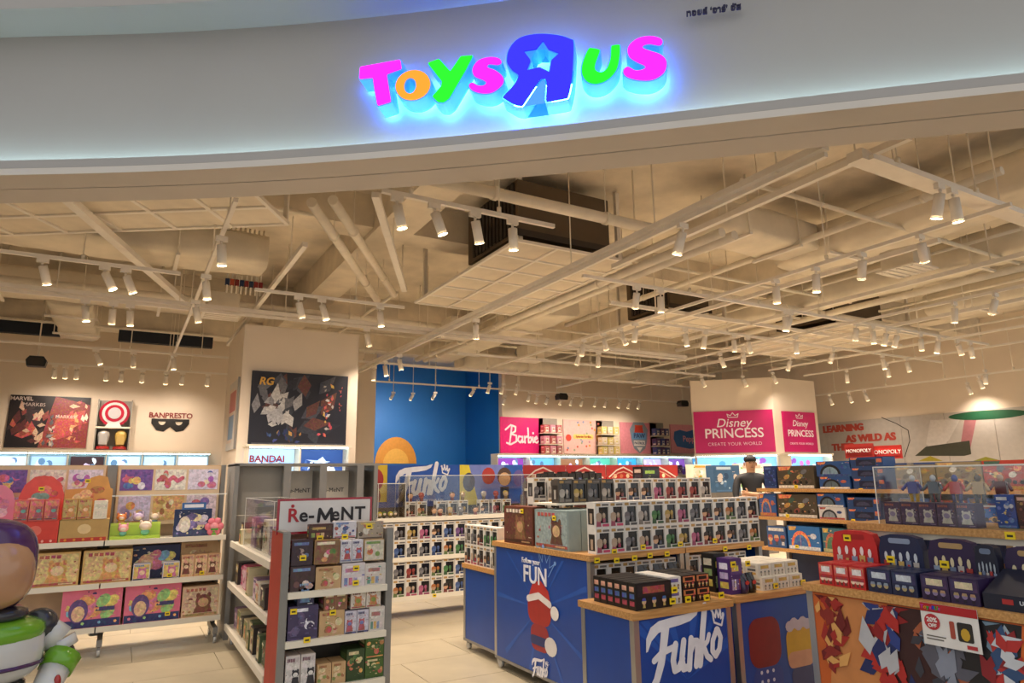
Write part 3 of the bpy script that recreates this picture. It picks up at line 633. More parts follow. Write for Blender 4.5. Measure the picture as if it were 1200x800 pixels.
def pop_meshes(v, fr='DAD5CC', nm='E6E1D6', w=.115, d=.09, h=.16):
    k = ('pop', v, fr, nm, w, h)
    if k in MC: return MC[k]
    _, hair, skin, acc = FIG[v]; m = MB(); wx0, wx1, wz0, wz1 = -w*.24, w*.45, h*.17, h*.8; rec = .012
    m.box(-w/2, w/2, rec, d, 0, h, c=fr)
    for (a, b, c, e) in ((-w/2, wx0, 0, h), (wx1, w/2, 0, h), (wx0, wx1, 0, wz0), (wx0, wx1, wz1, h)):
        m.box(a, b, 0, rec, c, e, c=fr)
    m.face([(-w/2-.0006, d*.85, h*.12), (-w/2-.0006, d*.15, h*.12), (-w/2-.0006, d*.15, h*.75), (-w/2-.0006, d*.85, h*.75)], '2B2622')
    m.face([(-w/2-.0012, d*.62, h*.16), (-w/2-.0012, d*.38, h*.16), (-w/2-.0012, d*.34, h*.56), (-w/2-.0012, d*.66, h*.56)], skin)
    body = m.mesh('carton', CARD)
    wn = MB().q(wx0, wx1, wz0, wz1, rec-.001, '1D1A18').mesh('window', GLOSS)
    fg = MB(); fg.ell((w*.14, .006, h*.46), (w*.13, .005, h*.12), hair, 8, 5); fg.box(w*.06, w*.22, .002, .009, h*.21, h*.36, c=acc); fg = fg.mesh('figurine', GLOSS)
    pr = MB(); pr.poly([(-w*.44, h*.05), (-w*.1, h*.05), (-w*.14, h*.3), (-w*.4, h*.3)], -.0008, acc); pr.disc(-w*.25, h*.38, w*.2, h*.15, -.0012, skin, 10)
    pr.poly([(-w*.46, h*.4), (-w*.04, h*.42), (-w*.08, h*.55), (-w*.25, h*.6), (-w*.42, h*.55)], -.0016, hair); pr.q(-w*.02, w*.44, h*.05, h*.15, -.0012, nm if nm != 'E6E1D6' else acc)
    pr.q(-w*.42, -w*.12, h*.84, h*.95, -.0012, 'B08A4A'); pr.q(-w*.02, w*.44, h*.85, h*.93, -.0012, '6A655E'); pr = pr.mesh('printed_art', CARD)
    MC[k] = (body, wn, fg, pr); return MC[k]
def pop(p, face, v, place, **k):
    body, wn, fg, pr = pop_meshes(v, **k)
    o = link('figure_box', body, None, p, FACE[face]); tag(o, 'white windowed figure box with %s figure %s' % (FIG[v][0], place), 'toy box', 'figure boxes '+place)
    link('window', wn, o); link('figurine', fg, o); link('printed_art', pr, o); return o
tagme = MB().box(-.02, .02, -.004, 0, -.016, .016, c='F2D21E').q(-.012, .012, -.006, .004, -.0045, '3A3512').mesh('price_tag', CARD)
def price(p, face, where):
    o = link('price_tag', tagme, None, p, FACE[face]); tag(o, 'small yellow price tag '+where, 'price tag', 'price tags '+where); return o
def caster(root, x, y, name='caster'):
    c = MB().box(x-.012, x+.012, y-.018, y+.018, .05, .075, c='777777').tube((x-.012, y, .032), (x+.012, y, .032), .03, 'B9B7B2', 10).build(name, GLOSS, root); return c
def funko(mb, x, z, s, Y, c):          # brush-script word with a little crown, s = word width
    P = lambda a, b: (x+(a-400)/450*s, z+(830-b)/450*s); W = s/450
    mb.poly([P(*p) for p in ((400, 692), (404, 640), (430, 600), (475, 580), (560, 572), (650, 566), (706, 550), (690, 578), (650, 598), (590, 608), (520, 614), (470, 626), (432, 652), (410, 690))], Y, c)
    st = lambda pts, w, w2=None: mb.stroke([P(*p) for p in pts], w*W, Y-.0004, c, None if w2 is None else w2*W)
    st([(510, 605), (496, 670), (478, 740), (450, 800), (425, 828)], 44, 30); st([(440, 728), (480, 704), (545, 690)], 26)
    st([(560, 680), (542, 740), (548, 778), (572, 772), (594, 740)], 30); st([(606, 672), (590, 740), (596, 778), (612, 776)], 30)
    st([(648, 668), (628, 782)], 30); st([(640, 720), (662, 680), (682, 682), (680, 720), (668, 776)], 28)
    st([(738, 546), (716, 650), (690, 774)], 32); st([(706, 712), (740, 690), (752, 664)], 22); st([(716, 706), (734, 748), (754, 762)], 26)
    st([(800, 648), (772, 690), (766, 730), (784, 752), (808, 728), (820, 684), (806, 650), (796, 650)], 26)
    st([(786, 612), (780, 572), (796, 598), (804, 562), (814, 600), (828, 570), (828, 606), (846, 592), (830, 634), (786, 618)], 9)
    for p in ((780, 568), (804, 560), (828, 568), (846, 590)): mb.disc(*P(*p), 8*W, 8*W, Y-.001, c, 8)

# ---- gondola bay facing -y: posts, back, shelves with lipped front edge, splayed feet on casters
def gondola(name, label, x0, x1, yf, yb, shelves, ztop, backc, back_from=.1, cat='shelving', feet=(0, 1), depth=None):
    r = thing(name, label, cat, (x0, yf, 0)); w = x1-x0; d = yb-yf
    for px in (.0, w-.04): MB().box(px, px+.04, d-.06, d-.02, .1, ztop).build('post', STEEL, r)
    MB().box(.0, w, d-.02, d, back_from, ztop, c=backc).build('back_panel', MATT, r)
    for z in shelves:
        s = MB().box(.01, w-.01, .02, d-.06, z-.03, z).build('shelf', SHELFW, r)
        MB().box(.005, w-.005, 0, .02, z-.035, z+.008).build('front_edge', SHELFW, s)
        for bx in (.03, w-.05): MB().prism([(.05, z-.03), (d-.06, z-.03), (d-.06, z-.12)], bx, bx+.01, 0).build('bracket', STEEL, s)
    if True:
        for px in [(.02, w-.06)[q] for q in feet]:
            f = MB().box(px, px+.04, -.02, d, .08, .13).prism([(d-.2, .13), (d-.02, .13), (d-.02, .3)], px, px+.04, 0).build('foot', STEEL, r)
            for cy in (.0, d-.05): caster(f, px+.02, cy)
    return r

# ================================================================== LEFT GONDOLA with pastel toy displays
YA, YAB = 6.8, 7.24
SHA = (.915, .57, .225)
for k, (x0, x1) in enumerate(((-1.04, -.08), (-.08, .88))):
    lb = ('steel shelf bay with coral and tan toy displays behind the big toy statue', 'steel shelf bay with lime tray of toys beside the grey partition')[k]
    gd = gondola('shelf_bay', lb, x0, x1, YA, YAB, SHA, 1.56, 'D9B892', .12, feet=((0,), (0, 1))[k])
    w = x1-x0
    hd = MB().box(.05, w-.05, .36, .375, 1.02, 1.55, c='E3C6A0').build('header_board', MATT, gd)
    pals = [('7A4AA0', 'E25A8A', 'F0C060', '4A78B8', 'E8E0EE'), ('EEE4D2', 'D8506A', 'B8304A', 'F2EAD8', 'C8C0B0'), ('E9DCEE', 'B85AC0', 'D86A90', '4A60B0', 'F0E0C0'), ('D9C8E8', 'E89A3A', 'B8A0D0', 'E8C070', '8A78B0'), ('E8B060', 'F0CE90', 'B06A2A', 'F2DDB0', 'C08A40'), ('F0D8E0', 'D8506A', '6AB07A', 'E8B050', '9A70C0')]
    for i in range(3):
        for j in range(2):
            a, b_ = (.07+.28*i, .07+.28*i+.26); z0, z1 = (1.33, 1.52) if j == 0 else (1.06, 1.29)
            pm = MB().box(0, b_-a, -.004, 0, 0, z1-z0, c=pals[i+3*j][0]); rr = random.Random(i*7+j*3+k)
            for q in range(7): pm.disc(rr.uniform(.05, b_-a-.05), rr.uniform(.04, z1-z0-.04), rr.uniform(.02, .045), rr.uniform(.02, .04), -.005-.0003*q, pals[i+3*j][(q+1) % 5], 10)
            if i == 1 and j == 0: pm.stroke([(.03, .09), (.07, .12), (.11, .08), (.15, .12), (.19, .08), (.23, .11)], .035, -.008, 'D8506A')
            pm.build('header_print', PRINT, hd, (a, .36, z0))
    if k == 1:
        MB().box(.02, w-.02, .06, .34, 1.285, 1.293).build('clear_shelf', ACR, gd); MB().box(.02, w-.02, .055, .06, 1.284, 1.294).build('clear_shelf_edge', ACRE, gd)
MB_ = MB
def toy_head(p, col, col2, s, label, ears=True, seed=0, base=None):
    r = thing('toy_figurine', label, 'toy', p, 0)
    if base: MB().box(-s*.9, s*.9, -s*.5, s*.5, 0, s*.55, c=base).build('base', GLOSS, r); z = s*.5
    else: MB().ell((0, 0, s*.45), (s*.6, s*.5, s*.5), col2, 10, 6).build('body', GLOSS, r); z = s*.7
    MB().ell((0, 0, z+s*.6), (s*.85, s*.7, s*.7), col, 12, 7).build('head', GLOSS, r)
    MB().ell((0, -s*.45, z+s*.5), (s*.5, s*.35, s*.38), 'F0D8C8', 10, 6).build('face_plate', GLOSS, r)
    if ears:
        for sx in (-1, 1): MB().ell((sx*s*.6, 0, z+s*1.2), (s*.22, s*.15, s*.32), col, 8, 5).build('ear', GLOSS, r)
    return r
def display_tray(x0, x1, z0, zt, card, cardc, trayc, label, pal, arch=True):
    r = thing('display_tray', label, 'display box', ((x0+x1)/2, YA+.06, z0)); w = x1-x0; h = zt-z0
    t = MB(); t.box(-w/2, w/2, 0, .25, 0, h, c=trayc); t.build('tray', CARD, r)
    pr = MB(); pr.q(-w*.46, w*.46, h*.04, h*.2, -.001, pal[0]); pr.disc(0, h*.58, w*.14, h*.22, -.001, pal[1], 12)
    for k in range(5): pr.disc(-w*.36+w*.18*k, h*.12, w*.03, h*.06, -.0015, pal[2], 8)
    pr.build('printed_art', CARD, r)
    if card:
        H = card-z0; pts = [(-w*.5, h), (w*.5, h)]
        if arch: pts += [(w*.5, H*.7), (w*.4, H*.88), (w*.2, H*.98), (0, H), (-w*.2, H*.98), (-w*.4, H*.86), (-w*.5, H*.68)]
        else: pts += [(w*.5, H*.78), (w*.44, H*.8), (w*.36, H*.97), (w*.18, H), (0, H*.96), (-w*.08, H*.8), (-w*.5, H*.78)]
        c = MB().prism(pts, .2, .206, 1, c=cardc).build('header_card', CARD, r)
        m2 = MB(); rr = random.Random(int(w*1000))
        for k in range(8): m2.disc(rr.uniform(-w*.3, w*.3), rr.uniform(h+.06, H*.82), rr.uniform(.03, .06), rr.uniform(.025, .05), .199-.0003*k, pal[(k+1) % len(pal)], 11)
        m2.build('card_art', PRINT, c)
    return r
display_tray(-.74, -.42, .915, 1.10, 1.47, 'E2584E', 'D8402F', 'coral red toy display tray with arched header card on the shelf', ['C8342A', 'E8705E', 'F2B0A0', '7FB0A0', 'F0C0B0'])
display_tray(-.415, -.06, .915, 1.10, 1.47, 'D49A52', 'C09A5A', 'tan toy display tray with shaped header card and red border', ['B8382A', 'E6C890', 'E08A30', 'F0B880', 'B06A28'], False)
display_tray(-1.03, -.76, .915, 1.10, 1.40, 'E88AA0', 'E87A94', 'pink toy display tray with pointed header card at the end of the shelf', ['E8A0B4', 'F2C8D0', 'D85A80', 'F0D8E0', 'D87A98'])
for k in range(3): put((-.69+.103*k, YA+.055, 1.102), 'Y', .098, .1, .17, 'E26A5E', 'char', ('E2604F', 'B04A5A', '6AA89A', 'E88A70', '8A3040'), 3, 'blind_box', 'coral blind box with teal print standing on the coral display tray', 'toy box', 'coral blind boxes')
for k in range(2): put((-.355+.105*k, YA+.055, 1.102), 'Y', .1, .1, .17, 'C99A50', 'char', ('CBA258', 'D8903A', 'F0C090', 'B83A2E', 'B83A2E'), 4, 'blind_box', 'tan blind box with orange figure print standing on the tan display tray', 'toy box', 'tan blind boxes')
put((-.135, YA+.055, 1.102), 'Y', .1, .1, .15, 'EFE3CC', 'stripe', ('EFE3CC', 'E8DCC4', 'EFE3CC', 'E8DCC4', 'EFE3CC', 'EFE3CC'), 5, 'blind_box', 'blank cream slot box beside the tan blind boxes', 'toy box')
# lime tray with toys
lt = thing('lime_riser', 'stepped lime green riser holding little toy heads', 'display stand', (.14, YA+.08, .915))
MB().box(-.19, .2, 0, .1, 0, .03, c='A8C83A').box(-.19, .2, .1, .2, 0, .12, c='B4D040').box(-.19, .2, .1, .104, .12, .14, c='C8E050').build('riser', GLOSS, lt)
toy_head((.05, YA+.12, .946), 'E8A0A8', '7AC0B0', .05, 'pink-eared toy head with teal collar on the lower lime step')
toy_head((.22, YA+.12, .946), 'EED8C0', '7FCFA8', .06, 'cream bear toy head with mint ruff on the lower lime step')
toy_head((.03, YA+.23, 1.036), 'E88A50', 'E8B060', .048, 'orange toy head at the end of the upper lime step')
toy_head((.16, YA+.23, 1.036), 'C8B0D0', 'A87848', .055, 'lilac toy head in a brown pot on the upper lime step', base='A06A3A')
toy_head((.29, YA+.23, 1.036), 'E8D0B0', '6A8AA8', .045, 'cream toy head with blue bowl on the upper lime step')
fl_ = thing('flower_toy', 'pink flower-shaped toy with green mouth at the shelf corner', 'toy', (.78, YA+.1, .915))
for k in range(6): MB().ell((.05*math.cos(k*math.pi/3), 0, .08+.05*math.sin(k*math.pi/3)), (.035, .025, .035), 'E87A88', 9, 5).build('petal', GLOSS, fl_)
MB().ell((0, -.01, .08), (.04, .03, .04), 'F09AA0', 10, 6).build('centre', GLOSS, fl_); MB().box(-.03, .03, -.045, -.02, .05, .065, c='4AA03A').build('mouth', GLOSS, fl_); MB().box(-.02, .02, -.02, .02, 0, .05, c='7AB04A').build('stem', GLOSS, fl_)
fb = put((.60, YA+.12, .915), 'Y', .31, .06, .24, '26345A', 'wide', ('D8D0E0', '8A78C0', 'EAD8A0', 'C0A8D0', '6A5A90', '3A4A70', 'E8D8C0', 'F0E4D8', 'B8A8C8'), 8, 'framed_display', 'navy framed toy display standing beside the pink flower toy', 'display box')
hc = MB().box(-.1, .1, 0, .01, .24, .30, c='3A6AA8').q(-.08, .08, .255, .285, -.001, 'E8E8F0').build('header_card', CARD, fb)
# middle shelf
TAN = ('D8B470', 'B8382A', 'D88A38', 'F0C898', 'B06A28')
for k in range(2): put((-.42+.38*k, YA+.05, .57), 'Y', .36, .25, .27, 'DDB26A', 'char', ('E6C27C', 'E29A44', 'F0C898', 'B8382A', 'B8382A'), 12+k*0, 'gift_box', ('tan gift box with orange hooded print, the one nearer the statue', 'tan gift box with orange hooded print, touching the navy display box')[k], 'toy box', 'tan gift boxes')
put((.33, YA+.16, .57), 'Y', .38, .18, .28, '1F2A52', 'wide', ('E8D060', 'E87AA0', '7AB8D8', 'F0E0A0', 'D86A90', '1B2450', 'E8B080', 'F0C8A0', 'F0E8D0'), 14, 'display_box', 'navy display box with star print behind two small colourful boxes', 'display box')
for k in range(2): put((.22+.23*k, YA+.05, .57), 'Y', .13, .1, .14, 'E6E0E8', 'char', ('E8C060', 'D86AA0', 'F0C8A0', '5A9AC8', '26306A'), 15, 'blind_box', 'small colourful blind box in front of the navy display box', 'toy box', 'blind boxes before the navy display')
put((.69, YA+.17, .57), 'Y', .33, .18, .29, 'CBA878', 'blob', ('C89A6A', 'A0703A', 'E2C898', 'B8864A'), 16, 'display_box', 'tan display box with dotted print behind three peach boxes', 'display box')
for k in range(3): put((.58+.108*k, YA+.05, .57), 'Y', .104, .1, .19, 'E8B888', 'char', ('EABB8C', '7A3A2A', 'F2D0A8', 'C86A3A', 'D89A60'), 17, 'blind_box', 'peach blind box with brown-haired print on the middle shelf', 'toy box', 'peach blind boxes')
# bottom shelf
for k in range(2): put((-.12+.45*k, YA+.05, .225), 'Y', .43, .2, .31, 'F07A94', 'wide', ('F5D860', 'F07898', 'A8D878', '7AC0E0', 'F5A050', '22306A', '6A4A8A', 'F0C090', '3A3A7A'), 20, 'gift_box', ('rainbow splashed gift box with navy lower edge, nearer the statue', 'rainbow splashed gift box with navy lower edge, touching the beige one')[k], 'toy box', 'rainbow gift boxes')
put((.708, YA+.05, .225), 'Y', .30, .2, .26, 'E6C09A', 'char', ('E8C49E', '8A4A34', 'E0A878', 'C86A4A', 'B08A50'), 21, 'gift_box', 'beige gift box with small brown print on the bottom shelf', 'toy box')
for (x, z) in ((-.57, 1.36), (-.25, 1.42), (-.6, .955), (.44, .60), (.45, .28), (.7, .60)): price((x, YA+.045, z), 'Y', 'on the pastel toy displays')

# ================================================================== GREY PARTITION
gp = thing('grey_partition', 'tall grey laminate partition with white name panels behind the acrylic case', 'partition', (.92, 6.86, 0))
MB().box(0, .04, 0, .5, 0, 1.56).build('end_frame', STEEL, gp)
MB().box(.04, .45, .10, .14, 0.06, 1.08).build('lower_panel', SLATE, gp); MB().box(.04, .45, .10, .14, 1.085, 1.55).build('upper_panel', SLATE, gp)
MB().box(0, 1.42, .0, .5, 1.545, 1.57).build('top_rail', STEEL, gp)
for k, x in enumerate((.45, .80, 1.18)): MB().box(x, x+.07, 0, .45, 0, 1.545).build('upright', STEEL, gp)
MB().box(1.36, 1.40, 0, .45, 0, 1.545).build('upright', STEEL, gp)
for k, x in enumerate((.52, .87)):
    np_ = MB().box(x, x+(.28 if k == 0 else .31), .3, .32, .1, 1.5, c='E2DACB').build('name_panel', MATT, gp)
    text('Re-MeNT', .06, ink('1B1512'), (x+.14, .298, 1.30), np_)
MB().box(1.25, 1.36, .3, .32, .1, 1.5, c='8F8878').build('back_board', MATT, gp)

# ================================================================== SIDE GONDOLA facing the left aisle, with end rack
sg = thing('aisle_gondola', 'double steel gondola with cream shelves of small toys beside the end rack', 'shelving', (.9, 4.82, 0))
MB().box(.34, .38, 0, 1.9, .12, 1.05, c='A79F92').build('back_panel', MATT, sg)
for z in (.865, .52, .16):
    s = MB().box(.02, .34, .0, 1.88, z-.03, z).build('shelf', SHELFW, sg); MB().box(0, .02, .0, 1.88, z-.04, z+.01).build('front_edge', SHELFW, s)
for yy in (.02, .92, 1.84): MB().box(.31, .35, yy, yy+.04, .05, 1.05).build('post', STEEL, sg)
for yy in (.05, 1.8):
    f = MB().box(.02, .36, yy, yy+.04, .08, .12).build('foot', STEEL, sg); caster(f, .06, yy+.02); caster(f, .32, yy+.02)
PALS = [('E8DCC8', '8A5A3A', 'C8403A', '5A8A4A', 'E8B050'), ('C8306A', 'F0C0D0', 'E8709A', '7A1A4A', 'F0E0E0'), ('3A3230', 'C8A860', 'E8DCC0', '8A3A2A', '6A8A5A'), ('D8C8A0', '6A8A3A', 'E8A040', 'B84A3A', '8A6A3A'), ('8A6A8A', 'E8C8D8', '5A4A7A', 'D89AB0', 'F0E8F0'), ('5A6A4A', 'C8B070', 'E0D8B0', 'A84A3A', '3A4A2A')]
rr = random.Random(3); PN = ['cream', 'magenta', 'dark brown', 'straw yellow', 'mauve', 'olive']
for si, z in enumerate((.865, .52, .16)):
    y = 6.6 if si else 6.62
    while y > 4.98:
        w = rr.uniform(.1, .17); h = rr.uniform(.12, .22); v = rr.randrange(6)
        if si == 0 and 5.0 < y-w/2 < 6.3: y -= w+.012; continue
        put((.9+.03+rr.uniform(0, .05), y-w/2, z+.0005), 'X', w, .14, h, PALS[v][0], rr.choice(('blob', 'char', 'twin', 'stripe')), PALS[v][1:]+PALS[v][:1], 30+v, 'small_toy_box', '%s small toy box on the %s cream shelf of the aisle gondola' % (PN[v], ('top', 'middle', 'bottom')[si]), 'toy box', '%s toy boxes on the %s aisle shelf' % (PN[v], ('top', 'middle', 'bottom')[si]))
        y -= w+rr.uniform(.01, .03)
def acrylic_case(name, label, x0, x1, y0, y1, z0, z1, t=.005, faces='lrfbt'):
    r = thing(name, label, 'display case', (x0, y0, z0)); w, d, h = x1-x0, y1-y0, z1-z0
    P = {'l': (0, t, 0, d, 0, h), 'r': (w-t, w, 0, d, 0, h), 'f': (0, w, 0, t, 0, h), 'b': (0, w, d-t, d, 0, h), 't': (0, w, 0, d, h-t, h)}
    for f in faces: MB().box(*P[f]).build('clear_pane', ACR, r)
    e = .004
    for (a, b) in ((0, 0), (w, 0), (0, d), (w, d)): MB().box(a-e/2, a+e/2, b-e/2, b+e/2, 0, h).build('pane_edge', ACRE, r)
    MB().box(0, w, -e/2, e/2, h-e, h+.001).box(0, w, d-e/2, d+e/2, h-e, h+.001).box(-e/2, e/2, 0, d, h-e, h+.001).box(w-e/2, w+e/2, 0, d, h-e, h+.001).build('rim', ACRE, r)
    return r
acrylic_case('acrylic_case', 'clear acrylic case of small toys on the aisle gondola top shelf', .95, 1.23, 5.02, 6.28, .866, 1.26)
for k in range(4):
    put((.99, 5.25+.27*k, .867), 'X', .2, .12, .2+.04*(k % 2), PALS[(k*2+4) % 6][0], 'blob', PALS[(k*2+4) % 6], 60+k, 'toy_set', '%s toy set inside the aisle acrylic case' % ('mauve', 'cream', 'dark brown', 'second mauve')[k], 'toy box')
for k in range(5): toy_head((1.17, 5.15+.22*k, .867), ('E8909A', 'F0E8E0', '3A3A44', 'D8C060', 'A0B8C8')[k], 'D8D0C8', .05, '%s toy head inside the aisle acrylic case' % ('pink', 'white', 'black', 'yellow', 'pale blue')[k])

# ---- end rack
RK = (.9, 4.4)
rk = thing('end_rack', 'grey end rack with red side and white and red name sign on top', 'shelving', (.9, 4.4, 0)); RW = .70
lp_ = MB().box(0, .035, .02, .38, .05, 1.08, c='B8402E').build('side_panel', MATT, rk); MB().box(-.004, .039, -.006, .02, .03, 1.085).box(-.004, .039, .02, .38, 1.08, 1.09).build('panel_edge', STEEL, lp_)
rp_ = MB().box(RW-.035, RW, .02, .38, .05, 1.08, c='8D887F').build('side_panel', MATT, rk); MB().box(RW-.039, RW+.004, -.006, .02, .03, 1.085).build('panel_edge', STEEL, rp_)
MB().box(.035, RW-.035, .35, .37, .05, 1.08, c='6A6258').build('back_panel', MATT, rk)
for z in (.725, .445, .165):
    s = MB().box(.037, RW-.037, .0, .35, z-.025, z).build('shelf', SHELFW, rk); MB().box(.037, RW-.037, -.03, 0, z-.03, z+.008).build('front_edge', SHELFW, s)
sn = MB().box(-.01, .62, .20, .215, 1.06, 1.285, c='A01D2C').q(.005, .605, 1.075, 1.27, .199, 'D9D4CE').build('name_sign', GLOSS, rk)
text('R', .12, ink('B01E2A'), (.09, .196, 1.175), sn, bold=.02); text('e-', .12, ink('1A1216'), (.178, .196, 1.175), sn, bold=.02, space=1.05); text('eNT', .12, ink('1A1216'), (.455, .196, 1.175), sn, bold=.02, space=1.08); MB().stroke([(.255, 1.135), (.262, 1.212), (.30, 1.15), (.338, 1.212), (.345, 1.135)], .021, .197, '1A1216').build('letter_m', CARD, sn)
MB().disc(.085, 1.238, .011, .011, .1955, 'B01E2A', 12).build('dot', CARD, sn)
def rb(x0, x1, z, h, base, style, pal, seed, label, y=4.4, group=None, d=.15, name='small_toy_box'):
    return put(((x0+x1)/2, y, z+.0005), 'Y', x1-x0, d, h, base, style, pal, seed, name, label, 'toy box', group)
GR1 = 'brown floral mini boxes'
rb(.95, 1.10, .725, .155, '3A2626', 'twin', ('4A2E2E', '6A88B0', 'C89A90', 'E0C8B8', '7A4A4A'), 70, 'dark floral double box low on the top rack shelf')
rb(1.105, 1.265, .725, .14, 'CBA678', 'blob', ('D8B488', 'A86A3A', '8A9A4A', 'C84A3A', 'E8D0A0'), 71, 'beige cupcake-print box low on the top rack shelf')
rb(1.27, 1.42, .725, .15, 'DCD0D0', 'stripe', ('E0D8D8', 'C87AA0', '7A8AC0', 'D86A8A', 'C0B0D0', 'E8E0E0'), 72, 'white and pink box with price tags on the top rack shelf')
rb(1.422, 1.56, .725, .14, 'D6CCC2', 'stripe', ('DED6CC', 'B86A6A', '6AA08A', 'D8B04A', '8AA0C0', 'E0D0C8'), 73, 'white box with grid of colour swatches on the top rack shelf')
rb(.95, 1.08, .884, .15, '34222A', 'twin', ('3E2A34', '5A70A0', 'A88A80', 'C8A8A0', '5A3A44'), 74, 'dark floral box stacked high in the rack corner', d=.12)
rb(1.09, 1.25, .884, .145, '9A7448', 'twin', ('8A5A3A', 'E8D8B8', 'D85A80', '6A8A3A', 'E08A50'), 75, 'brown fruit-print double box stacked over the cupcake box')
for k in range(2): rb(1.255+.075*k, 1.327+.075*k, .884, .135, 'D8D4D8', 'char', ('D8D4DA', 'B83A44', '6A88B8', '4A4A78', '8A8AA8'), 76, 'white and blue mini box stacked over the pink box', group='white and blue mini boxes on the rack', d=.13)
rb(1.41, 1.545, .884, .13, 'B89A70', 'twin', ('D8CCB8', '7A9A4A', 'E08A3A', 'C8503A', 'E8D0A0'), 77, 'open tan tray of garden-print boxes high on the rack')
rb(1.06, 1.21, 1.0345, .09, '4A2A22', 'stripe', ('5A3228', 'C8A04A', '8AA04A', 'C85A3A', 'D8B080', '5A3228'), 78, 'brown header box standing before the name sign', y=4.44, d=.05)
rb(1.215, 1.365, 1.0345, .10, 'D2CED2', 'blob', ('B83A3A', '6A88B8', 'E8E4E8', '4A5A8A'), 79, 'white header box with red print before the name sign', y=4.44, d=.05)
rb(1.375, 1.55, 1.018, .11, 'A89A88', 'blob', ('5A4A3A', 'D8C060', 'B86A3A', 'E8E0D0'), 80, 'beige header box with dark print before the name sign', y=4.44, d=.05)
rb(.95, 1.13, .445, .20, '453A5C', 'blob', ('5A4E78', 'E8E4EE', '6A5E8A', '38305A'), 81, 'purple bubble-wrapped box with white label on the middle rack shelf')
rb(1.14, 1.295, .445, .155, 'CBA678', 'blob', ('D8B488', 'A86A3A', '8A9A4A', 'C84A3A', 'E8D0A0'), 71, 'beige cupcake-print box on the middle rack shelf')
for k in range(2): rb(1.30+.078*k, 1.375+.078*k, .445, .14, 'CFC8D4', 'char', ('D4CEDA', 'B84A54', '6A78B8', '4A4A78', '38304A'), 82, 'lilac mini box with blue print on the middle rack shelf', group='lilac mini boxes on the rack')
rb(1.457, 1.56, .445, .15, 'D6CCC2', 'stripe', ('DED6CC', 'B86A6A', '6AA08A', 'D8B04A', '8AA0C0', 'E0D0C8'), 84, 'white swatch box on the middle rack shelf')
rb(1.0, 1.10, .6465, .14, '2A2A4A', 'char', ('30305A', '5A88B0', 'E8E8F0', '7AA0C0', '20203A'), 85, 'midnight blue box with pale print stacked on the purple box', d=.12)
rb(1.165, 1.31, .6015, .1, '9A6A4A', 'twin', ('8A5A3A', 'E8D8B8', 'D85A80', '6A8A3A', 'E08A50'), 86, 'brown fruit-print double box on the beige cupcake box')
for k in range(2): rb(1.335+.1*k, 1.43+.1*k, .5965, .1, 'DDD0C0', 'char', ('DDD2C4', 'C87A3A', '8A9A3A', '7A3A2A', 'B85A2A'), 87, 'cream box with orange fruit print on the lilac boxes', group='cream fruit boxes on the rack')
for k in range(2): rb(.95+.09*k, 1.035+.09*k, .165, .20, 'D6CCC6', 'char', ('D8D0CC', '2A2A34', 'E8E4E0', '7A4A5A', 'A86A5A'), 88, 'white tall box with black round print on the bottom rack shelf', group='white tall boxes on the rack')
for k in range(2): rb(1.14+.09*k, 1.225+.09*k, .165, .13, 'CBA678', 'blob', ('D8B488', 'A86A3A', '8A9A4A', 'E8D0A0'), 89, 'beige low box on the bottom rack shelf', group='beige low boxes on the rack')
GB = ('3E5A26', 'D8C890', 'C85A3A', '5A7A3A', 'E8A040')
rb(1.32, 1.435, .165, .19, '2F4420', 'blob', GB, 90, 'dark green garden-print box at the middle of the bottom rack shelf')
rb(1.44, 1.56, .165, .125, '46632A', 'blob', GB, 91, 'green garden-print box low in the rack corner'); rb(1.44, 1.56, .2915, .12, '46632A', 'blob', GB[::-1], 92, 'green garden-print box upper in the rack corner')
for (x, z) in ((1.13, 1.04), (1.29, 1.04), (1.45, 1.10), (1.36, .845), (1.36, .755), (1.02, .93), (1.22, .59), (1.06, .455), (.98, .62)): price((x, 4.366 if z in (.455,) else 4.398 if z < 1.03 else 4.438, z), 'Y', 'on the end rack goods')

# ================================================================== FIGURE GONDOLA with blue script banner
fg = gondola('shelf_bay', 'long steel shelf bay stocked with rows of white windowed boxes under the blue banner', 2.30, 4.28, 6.8, 7.24, (1.0, .60, .215), 1.2, '2E2A28', .12)
MB().box(0, 1.98, .40, .43, 1.2, 1.56).build('header_frame', STEEL, fg)
for (a, b, c, nm) in ((0.0, .24, 'E8C22A', 'p'), (.245, 1.12, '1B4FA8', 'f'), (1.125, 1.98, '6A7FC0', 'q')):
    w = b-a; m = MB().box(0, w, -.006, 0, .0, .46, c=c)
    if nm == 'f': funko(m, .09, .06, .66, -.008, 'E8E6EA')
    elif nm == 'p': m.disc(.11, .30, .09, .12, -.0065, 'B8302A', 16); m.disc(.11, .12, .06, .1, -.007, '9A2A30', 12); m.q(0, w, 0, .06, -.0075, '1B4FA8')
    else:
        m.poly([(0, 0), (.25, 0), (.12, .46), (0, .46)], -.0065, 'E8D03A'); m.poly([(.25, 0), (.55, 0), (.6, .46), (.12, .46)], -.0065, '7A86C8'); m.poly([(.55, 0), (w, 0), (w, .46), (.6, .46)], -.0065, '2A5AB0')
        m.disc(.12, .26, .08, .11, -.007, '4A4A5A', 14); m.disc(.38, .33, .09, .1, -.007, 'B83A2E', 14); m.disc(.60, .32, .1, .11, -.007, '5A4030', 14); m.disc(.60, .29, .08, .08, -.0075, 'D8A878', 14); m.q(.54, .66, .06, .2, -.007, '33303A'); m.disc(.8, .3, .08, .1, -.007, '6A5A9A', 14)
    m.build('banner_panel', CARD, fg, (a, .40, 1.1))
text('FOLLOW YOUR FUN', .035, ink('E8E6EA'), (.75, .39, 1.165), fg)
PF = {1.0: 'top'}
rr = random.Random(11)
